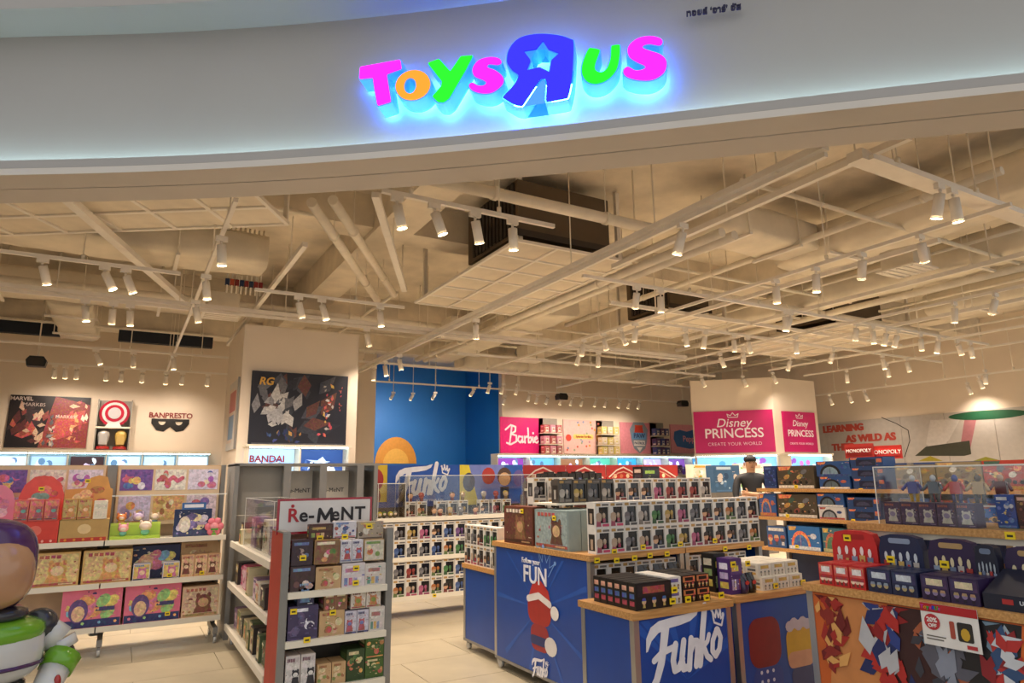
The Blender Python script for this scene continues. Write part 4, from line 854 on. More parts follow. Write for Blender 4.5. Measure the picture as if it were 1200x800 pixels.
for zi, (z, txt) in enumerate(((.60, 'on the upper shelf under the blue banner'), (.215, 'on the lower shelf under the blue banner'))):
    for row in range(2):
        for k in range(13):
            pop((2.42+.1395*k, 6.815, z+.0005+.1765*row), 'Y', rr.randrange(12), txt, w=.134, d=.105, h=.176)
for k, x in enumerate((2.74, 2.87, 3.10, 3.24, 3.37, 3.64, 3.80, 3.93)):
    pop((x, 6.98, 1.001), 'Y', (0, 9, 7, 0, 4, 1, 5, 3)[k], 'inside the clear case under the blue banner')
def mini_fig(p, v, where, face=0):
    r = thing('vinyl_figure', '%s big-headed vinyl figure %s' % (FIG[v][0], where), 'figurine', p, face, 'vinyl figures '+where); _, hair, skin, acc = FIG[v]
    MB().box(-.016, .016, -.012, .012, 0, .035, c=acc).build('body', GLOSS, r); MB().ell((0, 0, .06), (.032, .028, .03), skin, 10, 6).build('head', GLOSS, r); MB().ell((0, .006, .072), (.034, .028, .026), hair, 10, 6).build('hair', GLOSS, r)
for k, x in enumerate((2.74, 2.87, 3.24, 3.37, 3.64, 3.80, 3.93)): mini_fig((x, 7.0, 1.162), (0, 5, 0, 4, 6, 5, 4)[k], 'standing on boxes in the clear case')
for k, x in enumerate((2.98, 3.05, 3.17, 3.30, 3.48)): mini_fig((x, 6.90, 1.001), (1, 0, 4, 7, 0)[k], 'standing on the shelf before the boxes')
acrylic_case('acrylic_case', 'long clear acrylic case of big-headed figures under the blue banner', 2.66, 4.24, 6.83, 7.14, 1.0005, 1.44)
price((2.95, 6.80, .207), 'Y', 'on the shelf edge under the blue banner')
# toy vehicle case left of the banner
acrylic_case('acrylic_case', 'small clear acrylic case with yellow toys beside the blue banner', 2.32, 2.62, 6.83, 7.14, 1.0005, 1.36)
for k in range(4): toy_head((2.38+.06*k, 6.95+.03*(k % 2), 1.001), ('D8C03A', '5A7A3A', 'B8B03A', '8A8A7A')[k], '4A4A3A', .035, '%s round toy in the small clear case' % ('yellow', 'green', 'olive', 'grey')[k], ears=False)

# ================================================================== PODIUMS
def rrect(cx, cz, w, h, rad, n=5):
    pts = []
    for (sx, sz, a0) in ((1, 1, 0), (-1, 1, 90), (-1, -1, 180), (1, -1, 270)):
        for k in range(n+1): a = R_(a0+90*k/n); pts.append((cx+sx*(w/2-rad)+rad*math.cos(a), cz+sz*(h/2-rad)+rad*math.sin(a)))
    return pts
def shards(g, x, z, w, h, pal, n, Y, seed, lim=None, big=1.0):      # cluster of angular shards, a plain stand-in for printed action art
    r = random.Random(seed)
    for k in range(n):
        cx, cz = x+max(-.5, min(.5, r.gauss(0, .2)))*w, z+r.uniform(-.5, .5)*h; s = big*r.uniform(.10, .2)*min(w, h); a = r.choice((1.2, 1.5, 1.9, .3))+r.uniform(-.35, .35); st_ = r.uniform(1.1, 1.9)
        pts = [(cx+s*st_*math.cos(a), cz+s*st_*math.sin(a)), (cx+s*.7*math.cos(a+1.6), cz+s*.7*math.sin(a+1.6)), (cx-s*math.cos(a), cz-s*math.sin(a)), (cx+s*.6*math.cos(a-1.5), cz+s*.6*math.sin(a-1.5))]
        if lim: pts = [(max(lim[0], min(lim[1], p[0])), max(lim[2], min(lim[3], p[1]))) for p in pts]
        g.poly(pts, Y-.00015*k, pal[r.randrange(len(pal))])
NAVY = mat('royal_blue_print', '17479A', .35, noise=.12, nscale=4)
def podium(name, label, x0, x1, y0, y1, zt, openf=False, casters=True, skin=None, base=.09):
    r = thing(name, label, 'display podium', (x0, y0, 0)); w, d = x1-x0, y1-y0
    MB().box(-.012, w+.012, -.012, d+.012, zt-.035, zt).build('wood_top', WOOD, r)
    for (a, b) in ((0, 0), (w-.035, 0), (0, d-.035), (w-.035, d-.035)): MB().box(a, a+.035, b, b+.035, base, zt-.035).build('corner_post', CHROME, r)
    MB().box(0, w, 0, d, base-.02, base).build('base_plate', STEEL, r)
    s = skin or NAVY
    MB().box(.004, .012, .035, d-.035, base, zt-.04).build('side_panel', s, r); MB().box(w-.012, w-.004, .035, d-.035, base, zt-.04).build('side_panel', s, r); MB().box(.035, w-.035, d-.012, d-.004, base, zt-.04).build('back_panel', s, r)
    if not openf: MB().box(.035, w-.035, .004, .012, base, zt-.04).build('front_panel', s, r)
    if casters:
        for a in (.04, w-.04):
            for b in (.03, d-.03): caster(r, a, b)
    return r
# ---- tall podium
X1, Y1, Z1 = 2.58, 3.53, .92
for k, (a, b) in enumerate(((X1, 3.37), (3.385, 4.15))):
    p1 = podium('display_podium', ('tall blue podium with white FUN lettering on its side', 'tall blue podium butted behind the lettered one')[k], a, b, Y1, 4.79, Z1, openf=True)
    w = b-a
    for z in (.19, .36, .53, .70): MB().box(.035, w-.035, .01, .5, z-.02, z).build('inner_shelf', SHELFW, p1)
    MB().box(.035, w-.035, .5, .52, .12, Z1-.04, c='2A2624').build('inner_back', MATT, p1)
    if k == 0:
        pan = MB().box(-.595, .595, .0005, .004, .092, .878).build('graphic', NAVY, p1, (0.0, .63, 0), FACE['X']); L = lambda x, y: (4.16-atx(x, y, X1).y, atx(x, y, X1).z)
        (fx, fz) = L(627, 675); text('FUN', .165, ink('E8E6EA'), (fx, -.002, fz), pan, bold=.012)
        (fx, fz) = L(622, 661); text('Follow your', .05, ink('E8E6EA'), (fx, -.002, fz+.02), pan, bold=.015)
        g = MB(); (a0, b0) = L(640, 668); 
        for (pts) in ([(-.06, 0), (-.10, .13), (-.045, .05), (-.03, .15), (.01, .05), (.06, .12), (.045, .02), (.11, .05), (.03, -.04)],): g.stroke([(a0+p[0], b0+p[1]) for p in pts], .006, -.002, '7FA8E0')
        for q in ((-.10, .135), (-.03, .155), (.06, .125), (.115, .055)): g.disc(a0+q[0], b0+q[1], .014, .014, -.0025, '7FA8E0', 10)
        (hx, hz) = L(632, 713)                         # plain round red-and-white winter motif
        E_ = lambda dx, dz: (hx+dx, hz+dz)
        g.poly(rrect(hx, hz, .30, .21, .08), -.002, 'A92C28'); g.poly([E_(-.14, .06), E_(.15, .05), E_(.12, .13), E_(.02, .19), E_(-.08, .16)], -.0025, 'BE322C'); g.stroke([E_(-.14, .05), E_(0, .085), E_(.14, .045)], .045, -.003, 'E6DFD8'); g.disc(hx+.20, hz+.0, .05, .045, -.007, 'EAE4DE', 14)
        g.poly(rrect(hx+.0, hz-.19, .23, .17, .06), -.0015, '9A2A30'); g.poly(rrect(hx+.0, hz-.21, .23, .06, .02), -.0026, '26356A'); g.disc(hx+.14, hz-.22, .075, .06, -.0032, 'E0D9D2', 14)
        (wx, wz) = L(624, 795); funko(g, wx, wz+.02, .22, -.003, 'E8E6EA')
        for k2 in range(9):
            a1 = math.pi*(k2*.22+.1); g.poly([(hx, hz), (hx+.6*math.cos(a1), max(.1, min(.86, hz+.6*math.sin(a1)))), (hx+.6*math.cos(a1+.06), max(.1, min(.86, hz+.6*math.sin(a1+.06))))], -.001, '2258B0')
        g.build('graphic_print', CARD, pan)
# pops standing inside the open front
for row, z in enumerate((.70, .53, .36, .19)):
    for k in range(12):
        x = 2.68+.117*k+(.10 if k >= 6 else 0)
        if k > 10: continue
        if row > 0 and k > 2: continue
        pop((x, 3.56, z+.0005), 'Y', rr.randrange(12), 'inside the open tall podium')
# pops on top: two front rows, one riser row
for row in range(2):
    for k in range(13):
        v = (10, 10, 7, 10, 1, 3, 4, 2, 0, 0, 1, 7, 9)[k] if row == 0 else (10, 10, 7, 6, 3, 4, 2, 7, 0, 1, 9, 7, 0)[k]
        pop((2.70+.1165*k, Y1+.012, Z1+.0005+.1605*row), 'Y', v, 'in the front rows on the tall podium', nm=('C24A6A' if v == 10 else 'E6E1D6'))
ri = thing('white_riser', 'low white riser board carrying the back row of boxes on the tall podium', 'riser', (2.62, 3.95, Z1))
MB().box(0, 1.5, 0, .3, .29, .305).build('board', SHELFW, ri)
for x in (.47, .97, 1.45): MB().box(x, x+.03, .02, .28, 0, .29).build('leg', SHELFW, ri)
for k in range(12):
    pop((2.70+.123*k, 3.955, Z1+.3055), 'Y', (6, 4, 7, 6, 0, 1, 1, 2, 5, 5, 5, 6)[k], 'on the white riser of the tall podium', fr=('4A443E' if k < 4 else 'DAD5CC'))
for k in range(3):
    pop((2.80+.13*k, 4.45, Z1+.0005), 'Y', (7, 6, 4)[k], 'behind the two big boxes on the podium', fr='CFCAC0')
    pop((2.80+.13*k, 4.45, Z1+.161), 'Y', (7, 6, 4)[k], 'behind the two big boxes on the podium', fr='CFCAC0')
    pop((2.80+.13*k, 4.45, Z1+.3215), 'Y', (7, 6, 4)[k], 'behind the two big boxes on the podium', fr='CFCAC0')
put((2.59, 4.43, Z1+.0005), 'X', .42, .12, .27, '6A3828', 'char', ('6A3424', '8A5A34', 'C08A5A', 'E8D8C0', '4A241A'), 101, 'collector_box', 'big brown collector box standing on the podium side edge', 'toy box')
for k in range(4):
    put((2.59+.105*k, 3.98, Z1+.0005), 'X', .42, .1, .26, '8A9A98', 'char', ('9AABA8', '6A4030', 'D8A878', 'B8302A', 'A82A26'), 102, 'collector_box', 'big grey-blue collector box with red base band on the podium', 'toy box', 'grey-blue collector boxes')
for (x, y) in ((698, 660), (721, 660), (742, 657), (760, 654), (780, 652), (848, 646), (876, 644)): price((aty(x, y, Y1).x, Y1-.014, aty(x, y, Y1).z+.02), 'Y', 'along the tall podium front edge')
for (x, z) in ((2.78, .93), (3.02, .945), (3.35, .945), (3.68, .95)): price((x, Y1+.008, z), 'Y', 'on the boxes of the tall podium')
price((2.586, 4.36, 1.16), 'X', 'on the brown collector box'); price((2.586, 3.93, 1.13), 'X', 'on the grey-blue collector box')
# ---- low blue podium behind
p2 = podium('display_podium', 'low blue podium behind the lettered one stacked with windowed boxes', 2.62, 3.2, 4.82, 5.42, .69)
for row in range(2):
    for k in range(5): pop((2.625, 4.88+.118*k, .6905+.1605*row), 'X', rr.randrange(12), 'on the low podium behind the lettered one')
# ---- front podium with the script word
p3 = podium('display_podium', 'waist-high blue podium with large white script word on its front', 2.33, 3.03, 2.83, 3.29, .715)
g = MB(); wl, wr_ = aty(759, 803, 2.83), aty(852, 780, 2.83); funko(g, wl.x-2.33, wl.z-.02, wr_.x-wl.x, .0, 'E8E6EA')
for k in range(9):
    a1 = .2+k*.3; cx, cz = .35, .35
    pts = [(cx, cz)]+[(max(.04, min(.66, cx+.6*math.cos(t))), max(.1, min(.67, cz+.6*math.sin(t)))) for t in (a1, a1+.1)]; g.poly(pts, .003, '2258B0')
g.build('graphic_print', CARD, p3)
BLK = ('17120F', '2A2A3A', 'B83A2A', '3A5A9A', 'C8A860', 'E8C090', '8A1A1A')
for k in range(6):
    put((2.50, 2.86+.061*k, .7155), 'Y', .25, .058, .135, '1A1614', 'mini', ('2A2022', 'B03028', '3A60A8', 'E0B080', 'C8A050'), 110, 'black_figure_box', 'black figure box with gold spine lined up on the script podium', 'toy box', 'black figure boxes')
for r_ in range(2):
    for k in range(3): put((2.685+.0*k, 2.90+.09*k, .7155+.0705*r_), 'Y', .1, .086, .07, 'E0DACE', 'mini', ('E8E2D8', '6A5A9A', '8A6A3A', 'C8A070', '3A3A4A'), 111, 'mini_figure_carton', 'white mini figure carton stacked on the script podium', 'toy box', 'white mini figure cartons')
for r_ in range(2):
    for j in range(2):
        for k in range(3): put((2.795+.105*j, 2.90+.09*k, .7155+.0705*r_), 'Y', .1, .086, .07, '1B1613', 'mini', ('D86A24', '1B1613', 'C83A2A', 'E8C080', 'D88A3A'), 112, 'mini_figure_carton', 'black and orange mini figure carton stacked on the script podium', 'toy box', 'black and orange mini cartons')
def bag(p, c, c2, label, s=1.0, lean=.25):
    r = thing('blind_bag', label, 'toy bag', p); m = MB(); w, h = .085*s, .16*s
    rows = [(0, .03), (.25, .045), (.6, .04), (.9, .012), (1, .004)]; n = 8
    for (t, d) in rows:
        for k in range(n):
            a = 2*math.pi*k/n; m.v.append((math.cos(a)*w/2*(1 if t < .9 else 1.02), math.sin(a)*d*s+t*h*lean, t*h))
    for a in range(len(rows)-1):
        for k in range(n): m.f.append((a*n+k, a*n+(k+1) % n, (a+1)*n+(k+1) % n, (a+1)*n+k)); m.c.append(c if a < 2 else c2); m.smooth.append(True)
    m.f.append(tuple(reversed(range(n)))); m.c.append(c); m.smooth.append(False); m.build('foil', GLOSS, r)
    MB().disc(0, h*.55, w*.3, w*.2, -.045*s+h*.55*lean, 'C8342A', 10).build('badge', CARD, r)
for k in range(3): bag((2.74+.12*k, 3.20, .716), '161412', '1E1A18', 'black foil blind bag leaning behind the %s' % ('white mini cartons', 'first orange cartons', 'last orange cartons')[k], 1.05, .1)
put((3.205, 2.93, .7155), 'Y', .1, .1, .20, '4A2A6A', 'stripe', ('5A3A80', 'D8C03A', 'B8A8D0', 'E8E0F0', '7A5AA0', 'C83A2A'), 114, 'figure_carton', 'purple figure carton standing at the edge of the second podium', 'toy box')
put((3.19, 3.04, .7155), 'Y', .1, .1, .22, '171412', 'stripe', ('24301C', 'D8C03A', '8A9A5A', 'C8C0A0', '5A6A3A', 'C83A2A'), 115, 'figure_carton', 'black figure carton behind the purple one', 'toy box')
for k in range(3): bag((3.2+.06*k, 2.925 if k else 3.26, .716), ('2A3A1C', '3A2A4A', '2C2418')[k], ('161412', '241C30', '161412')[k], ('green', 'violet', 'brown')[k]+' foil blind bag slumped beside the purple carton', .7, .1) if k != 0 else None
# ---- second front podium
p4 = podium('display_podium', 'waist-high blue podium with red and yellow shapes on its front', 3.13, 3.80, 2.88, 3.42, .715)
g = MB(); L4 = lambda x, y: (aty(x, y, 2.88).x-3.13, aty(x, y, 2.88).z)
(ax, az) = L4(897, 752); (bx, bz) = L4(940, 750)
g.poly(rrect(ax, az, .27, .27, .08), .002, '7F1E1F'); g.poly(rrect(ax+.01, az-.23, .25, .2, .06), .0025, '2F4690')
for k in range(9): g.disc(ax-.05+.05*(k % 3), az-.16-.05*(k//3), .011, .011, .001, 'D8DCE8', 6)
g.poly(rrect(bx-.02, bz-.03, .24, .22, .06), .002, 'C9A42A'); g.poly(rrect(bx-.02, bz-.1, .23, .09, .04), .0016, 'C89A78'); g.poly(rrect(bx-.01, bz-.23, .21, .18, .05), .0025, '3A3E6A')
for k in range(5): g.disc(bx-.10+.04*k, bz+.09+.015*(k % 2), .038, .032, .001-.0003*k, 'BDB8C0', 10)
g.build('graphic_print', CARD, p4)
for j in range(3):
    for k in range(3): put((3.47+.125*j, 2.92+.1*k, .7155), 'Y', .12, .097, .075, 'DED6C4', 'mini', ('E2DACA', 'C8A02A', '6A6A6A', 'B8A890', '8A7A5A'), 120, 'mini_figure_carton', 'cream and yellow mini carton in the lower layer on the second podium', 'toy box', 'lower cream mini cartons')
for j in range(3):
    for k in range(3): put((3.47+.125*j, 2.945+.1*k, .792), 'Y', .12, .097, .075, 'DED6C4', 'mini', ('E2DACA', 'C8A02A', '6A6A6A', 'B8A890', '8A7A5A'), 120, 'mini_figure_carton', 'cream and yellow mini carton in the upper layer on the second podium', 'toy box', 'upper cream mini cartons')
for (x, y) in ((790, 691), (788, 704), (806, 702), (828, 700), (845, 697)): price(aty(x, y, 2.852), 'Y', 'on the goods of the script podium')
for (x, y) in ((909, 686), (941, 682), (859, 661), (876, 660)): price(aty(x, y, 2.915), 'Y', 'on the goods of the second podium')

# ================================================================== ORANGE PICTURE STAND by the entrance
XB = 3.10
ORM = mat('orange_print', 'C8622A', .35, noise=.15, nscale=3)
bs = podium('display_podium', 'wood-topped stand with orange and dark slanted picture panels on its side', XB, 3.95, .75, 2.38, .855, skin=ORM, casters=True)
pan = MB().box(-.775, .775, .0035, .006, .092, .812).build('graphic', ORM, bs, (0, .815, 0), FACE['X'])       # local x runs towards the shop-front, origin at y=1.565
LB = lambda x, y: (1.565-atx(x, y, XB).y, atx(x, y, XB).z)
g = MB(); z0, z1 = .10, .81
def slab(xa, xb, c, Y): g.poly([(xa-.06, z0), (xb-.06, z0), (xb+.06, z1), (xa+.06, z1)], Y, c)
slab(-.715, -.46, 'C8824A', .003); slab(-.46, -.18, '3A1A1C', .003); slab(-.18, .10, '1E1C20', .003); slab(.10, .43, '8FA4B4', .003); slab(.43, .70, '33507A', .003)
for xa in (-.46, -.18, .10, .43): g.poly([(xa-.07, z0), (xa-.05, z0), (xa+.07, z1), (xa+.05, z1)], .0025, 'D86A2A')
g.q(-.775, .65, z0, z0+.26, .002, 'C84A22')
(q, z) = LB(974, 735); shards(g, q, z, .16, .36, ('A32A22', '8A2A20', 'D8A05A', '6A1A18'), 46, .0018, 1, (-.77, .70, .10, .805), 1.45)
(q, z) = LB(1038, 750); shards(g, q, z, .22, .40, ('B22A26', '2A3E82', '1E2A5E', 'B8B8BC', '8A1A1E'), 56, .0018, 2, (-.77, .70, .10, .805), 1.45)
(q, z) = LB(1104, 775); shards(g, q, z, .2, .30, ('5A5A66', '8A90A0', '3A3A44', 'A85A3A'), 36, .0018, 3, (-.77, .70, .10, .805), 1.45); g.poly([LB(1072, 735), LB(1080, 735), LB(1120, 800), LB(1110, 800)], .0016, '6F90A8')
(q, z) = LB(1178, 780); shards(g, q, z, .17, .24, ('B8302E', '8A2028', '33507A', 'D0D4DA'), 36, .0018, 4, (-.77, .70, .10, .805), 1.45); shards(g, q+.04, z+.16, .3, .2, ('A8B8C4', '7A94A8', 'C0CCD4'), 5, .0025, 5, (-.77, .70, .10, .805), 1.45)
shards(g, -.62, .30, .3, .2, ('D87A3A', 'B85A2A', 'E0A060'), 5, .0026, 6, (-.77, .70, .10, .805), 1.45)
g.build('graphic_print', CARD, pan)
(sx, sz) = LB(1116, 734)
pc_ = thing('promotion_card', 'white and red promotion card hung on the picture stand edge', 'sign', (XB-.02, 1.565-sx, sz), FACE['X'])
MB().box(-.115, .115, 0, .003, -.085, .085, c='E6E2DC').q(-.115, .115, .05, .085, -.001, 'B01E24').build('card', CARD, pc_)
m = MB(); m.disc(-.07, .01, .033, .033, -.0015, 'B83038', 16); m.poly(rrect(.06, -.012, .06, .075, .008), -.0015, '2A2622'); m.disc(.06, -.02, .018, .025, -.002, 'C8A030', 10); m.poly(rrect(.01, -.01, .02, .07, .006), -.0015, 'A84A3A'); m.q(-.1, -.02, -.05, -.045, -.0015, '6A6660'); m.q(-.1, -.03, -.062, -.057, -.0015, '6A6660'); m.q(.06, .1, -.075, -.06, -.0015, 'B83038'); m.build('printed_art', CARD, pc_)
text('20%', .026, ink('F0ECE6'), (-.07, -.002, .018), pc_, bold=.02); text('OFF', .02, ink('F0ECE6'), (-.07, -.002, -.005), pc_, bold=.02)
for k, (ch, cc) in enumerate(zip('ToysRUs', ('C83A9A', 'E8902A', '3AA84A', 'C83A9A', '2A3AC8', '3AA84A', 'C83A9A'))): text(ch, .022, ink(cc), (-.105+.012*k, -.002, .068), pc_, bold=.02)
ULT = [('C22A2A', 'coral red', ('D84038', 'E8E0DC', 'A01E20', 'F0C8B0', '7A1418')), ('1E2648', 'navy', ('2A3560', 'C8D0D8', '8A98B0', 'B8A070', '141A38')), ('2E1C44', 'dark violet', ('3E2A5A', 'D8C8A0', 'B09060', '8A7AA8', '20122E')), ('161A30', 'midnight', ('1E2440', 'A8B0B8', '6A7890', '5A6A88', '0E1020'))]
FRONTS = [(2.31, 2.06, 3, 0, .105), (2.05, 1.815, 2, 1, .105), (1.80, 1.56, 2, 2, .105)]
for (ya, yb, n, v, h) in FRONTS:
    base, nm, pal = ULT[v]; wd = (ya-yb)/n
    for k in range(n):
        for dpt in range(2):
            put((XB+.02+.1*dpt, ya-wd*(k+.5), .8555), 'X', wd-.004, .096, h, base, 'mini', pal, 130+v, 'blind_box', '%s blind box in the %s row on the picture stand' % (nm, ('front', 'second')[dpt]), 'toy box', '%s blind boxes, %s row' % (nm, ('front', 'second')[dpt]))
def header_tray(y0, y1, v, z0, z1, x, label):
    base, nm, pal = ULT[v]; w = y0-y1; h = z1-z0
    r = thing('display_card', label, 'display box', (x, (y0+y1)/2, z0), FACE['X'])
    MB().prism([(-w/2, 0), (w/2, 0), (w/2, h*.72), (w*.42, h*.95), (w*.2, h), (-w*.2, h), (-w*.42, h*.95), (-w/2, h*.72)], 0, .05, 1, c=base).build('card', CARD, r)
    m = MB(); n = 5
    m.poly(rrect(0, h*.88, w*.5, h*.1, h*.04), -.001, pal[2])
    for k in range(n):
        cx = -w*.34+w*.17*k; zz = h*.24+h*.03*(k % 2); yy = -.001-.0006*k
        m.poly([(cx-w*.05, zz), (cx+w*.05, zz), (cx+w*.065, zz+h*.26), (cx-w*.065, zz+h*.26)], yy, ('B8B0A8', 'A83A34', '8A98B0', 'C8A860', '707C94')[(k+v) % 5]); m.disc(cx, zz+h*.34, w*.04, h*.09, yy-.0002, pal[1], 9); m.q(cx-w*.03, cx+w*.03, zz+h*.1, zz+h*.18, yy-.0003, ('B83A34', 'C8A860', '8A98B0')[k % 3])
    m.q(-w*.42, -w*.12, h*.03, h*.17, -.0015, 'EFD028'); m.q(w*.1, w*.4, h*.05, h*.13, -.0015, pal[3]); m.build('printed_art', CARD, r)
header_tray(2.37, 2.12, 0, .8555, 1.11, 3.335, 'red shaped display card with white figures behind the coral boxes')
header_tray(2.11, 1.895, 1, .8555, 1.105, 3.335, 'navy shaped display card behind the navy boxes')
header_tray(1.87, 1.66, 2, .8555, 1.10, 3.335, 'violet shaped display card behind the violet boxes')
header_tray(1.65, 1.56, 3, .8555, 1.09, 3.30, 'narrow midnight display card beside the violet card'); header_tray(1.55, 1.33, 2, .8555, 1.09, 3.335, 'dark violet display card at the shop-front end of the stand')
dt = thing('display_tray', 'midnight blue open tray of boxes with white lettering on the picture stand', 'display box', (XB+.02, 1.38, .8555), FACE['X'])
MB().prism([(0, 0), (.2, 0), (.2, .14), (0, .06)], -.17, .17, 0, c='12172C').build('tray', CARD, dt); text('ULTRAMAN', .022, ink('D8DCE4'), (.02, -.001, .035), dt, bold=.01); MB().q(-.1, -.06, .025, .045, -.001, 'B02A2A').build('badge', CARD, dt)
# upper wooden shelf with clear case of action figures
ub = thing('wooden_shelf_table', 'small white-legged table with oak top standing on the picture stand', 'table', (3.42, 1.25, .855))
MB().box(0, .5, 0, 1.08, .255, .29).build('oak_top', WOOD, ub); MB().box(.02, .48, .02, 1.06, .225, .255).build('apron', SHELFW, ub)
for a in (.02, .45):
    for b in (.02, .5, 1.03): MB().box(a, a+.03, b, b+.03, 0, .225).build('leg', SHELFW, ub)
for k in range(5): put((3.455, 2.09-.088*k, 1.1455), 'X', .085, .08, .11, '33184A', 'char', ('3C1E56', 'C8C0B0', '8A7AA0', 'B03A34', '4A2A66'), 140, 'blind_box', 'violet blind box with silver figure print in the clear case', 'toy box', 'violet boxes in the clear case')
acrylic_case('acrylic_case', 'clear acrylic case of action figures on the oak-topped table', 3.445, 3.88, 1.30, 2.16, 1.1455, 1.435)
def action(p, a, b, c, label, s=1.0, rz=-1.5):
    r = thing('action_figure', label, 'figurine', p, rz)
    for sx in (-1, 1):
        MB().tube((sx*.012*s, 0, .004), (sx*.016*s, .0, .05*s), .008*s, c, 7).box(sx*.014*s-.009*s, sx*.014*s+.009*s, -.02*s, .008*s, 0, .008*s, c=c).build('leg', GLOSS, r)
        MB().tube((sx*.026*s, 0, .09*s), (sx*.045*s, -.02*s, .06*s), .007*s, a, 7).build('arm', GLOSS, r)
    MB().box(-.022*s, .022*s, -.012*s, .012*s, .045*s, .1*s, c=a).build('torso', GLOSS, r); MB().ell((0, -.002*s, .115*s), (.014*s, .014*s, .017*s), b, 8, 6).build('head', GLOSS, r)
AF = [('3A4A9A', 'E8E4DC', 'C8A03A', 'white and blue'), ('B02A50', '3A2A2A', 'B02A50', 'crimson'), ('5A6A78', 'D8D8D8', '4A5058', 'steel grey'), ('D8A82A', 'D8A82A', 'C8942A', 'mustard'), ('C83A3A', '3A4A9A', '2A3A7A', 'red and navy'), ('E0B82A', 'E8C840', 'D8A020', 'bright yellow'), ('C8A878', '6A5A4A', '3A3A3A', 'sand'), ('6A3A3A', 'D8B090', '3A3030', 'maroon')]
ar = thing('clear_riser', 'clear acrylic riser lifting the action figures inside the case', 'riser', (3.57, 1.66, 1.146)); MB().box(0, .27, 0, .46, .095, .1).build('top', ACR, ar); MB().box(0, .27, 0, .005, 0, .095).build('side', ACR, ar); MB().box(0, .27, .455, .46, 0, .095).build('side', ACR, ar); MB().box(-.002, 0, 0, .46, .093, .101).build('edge', ACRE, ar)
for k, (a, b, c, nm) in enumerate(AF): action((3.62+.13*(k % 2), 2.06-.105*(k//2)-.04*(k % 2), 1.2465), a, b, c, nm+' action figure posed on the clear riser', 1.1+.2*((k*3) % 3))
for k in range(4): put((3.57, 1.62-.085*k, 1.1455), 'X', .08, .08, .15, ('3A5AA8', '4A2A2A', 'A8823A', '20242E')[k], 'blob', (('6A8AD0', 'D8D8E0', '3A4A8A', 'E8C860'), ('8A3A3A', 'D8B090', 'C8903A', '2A2020'), ('D8B050', '5A3A20', 'E8D8A0', '8A5A2A'), ('5A6A7A', 'C8C8D0', '8A3A3A', '3A4A5A'))[k], 143+k, 'figure_set', ('blue', 'brown', 'ochre', 'charcoal')[k]+' figure set box in the clear case', 'toy box')
price((3.4195, 1.55, 1.125), 'X', 'on the oak table edge')
for (x, y) in ((993, 630), (1044, 655), (1107, 661)): price(atx(x, y, 3.334), 'X', 'on the shaped display cards')

# ================================================================== TOY CAR SHELVES facing the left, along x = 6.2
XH = 6.2
hw = thing('toy_car_gondola', 'long dark gondola with oak shelves of blue toy car boxes', 'shelving', (XH, 1.5, 0))
MB().box(.44, .48, 0, 3.78, .1, 1.5, c='2B3C63').build('back_panel', MATT, hw)
for z in (1.255, .955, .63, .2):
    MB().box(0, .44, 0, 3.78, z-.035, z).build('shelf', WOOD, hw)
for yy in (0, 1.12, 2.25, 3.0, 3.74): MB().box(.40, .44, yy, yy+.04, 0, 1.5).build('upright', STEEL, hw)
MB().box(.02, .42, .02, 3.76, 0, .165, c='1E3A7A').build('plinth', MATT, hw)
BLUE = ('24508E', 'E8E4DC', 'E87A2A', '3A78B8', 'C84A2A', 'D8B040', '8A9AA8', '5A6A3A')
def hb(x0, x1, z, h, base, style, pal, seed, label, group=None, dx=.02, y=(605)):
    ya, yb = atx(x0, y, XH+dx).y, atx(x1, y, XH+dx).y
    return put((XH+dx, (ya+yb)/2, z+.0005), 'X', abs(ya-yb)-.008, .2, h, base, style, pal, seed, 'toy_car_box', label, 'toy box', group)
CARS = ('5A4A3A', 'D8D0C0', 'E87A2A', '7A5A3A', 'B8862A', '3A5A4A', '8A3A2A', 'C8A050', '6A6A70')
hb(899, 914, 1.255, .24, '1F3566', 'blob', ('2A4A88', '3A60A0', '1A2A58'), 200, 'dark blue dotted toy box at the end of the top oak shelf')
hb(915, 959, 1.255, .235, '4A4030', 'cars', CARS, 201, 'wide brown toy car set on the top oak shelf')
hb(964, 1001, 1.255, .12, '2A4F86', 'arch', ('E0DCD4', '17171A', '5A6A70', 'E87A2A', 'B8302A'), 202, 'blue box with small arched window on the top oak shelf')
hb(962, 1004, 1.3765, .15, '2A4F86', 'arch', ('2A4F86', '17171A', '7A98A8', 'E87A2A', '24508E'), 203, 'blue box with big arched window stacked on the top oak shelf')
for k in range(3): hb(1004-1*k, 1043, 1.255+.1005*k, .1, '23406E', 'slot', ('23406E', '16203A', 'C84A2A', '3A3A5A', 'E8862A'), 204, 'blue windowed car box in the stack of three on the top oak shelf', 'stack of windowed car boxes')
hb(891, 911, .955, .24, '30568E', 'arch', ('B85A2A', 'C86A3A', '30568E', 'E87A2A', 'B8302A'), 205, 'blue looping track box on the middle oak shelf')
hb(912, 959, .955, .24, '4A4030', 'cars', CARS, 206, 'wide brown toy car set on the middle oak shelf')
hb(960, 991, .955, .12, 'CFCAC4', 'arch', ('B8302A', '30343A', '8A9298', 'B8302A', '2A4F86'), 207, 'white and red box with arched window on the middle oak shelf')
hb(959, 991, 1.0765, .13, '2A4F86', 'arch', ('E0DCD4', '17171A', '5A6A70', 'E87A2A', 'B8302A'), 208, 'blue box with arched window stacked on the middle oak shelf')
for k in range(2): hb(994, 1034, .955+.1105*k, .11, '23406E', 'slot', ('23406E', '16203A', 'C84A2A', '3A3A5A', 'E8862A'), 209, 'blue windowed car box in the pair on the middle oak shelf', 'pair of windowed car boxes')
hb(897, 919, .63, .22, '3A5A8A', 'row', ('D8D4CC', 'B83A34', 'D8A878', 'B83A34', '4A4A5A'), 210, 'blue and white figure set on the lower oak shelf')
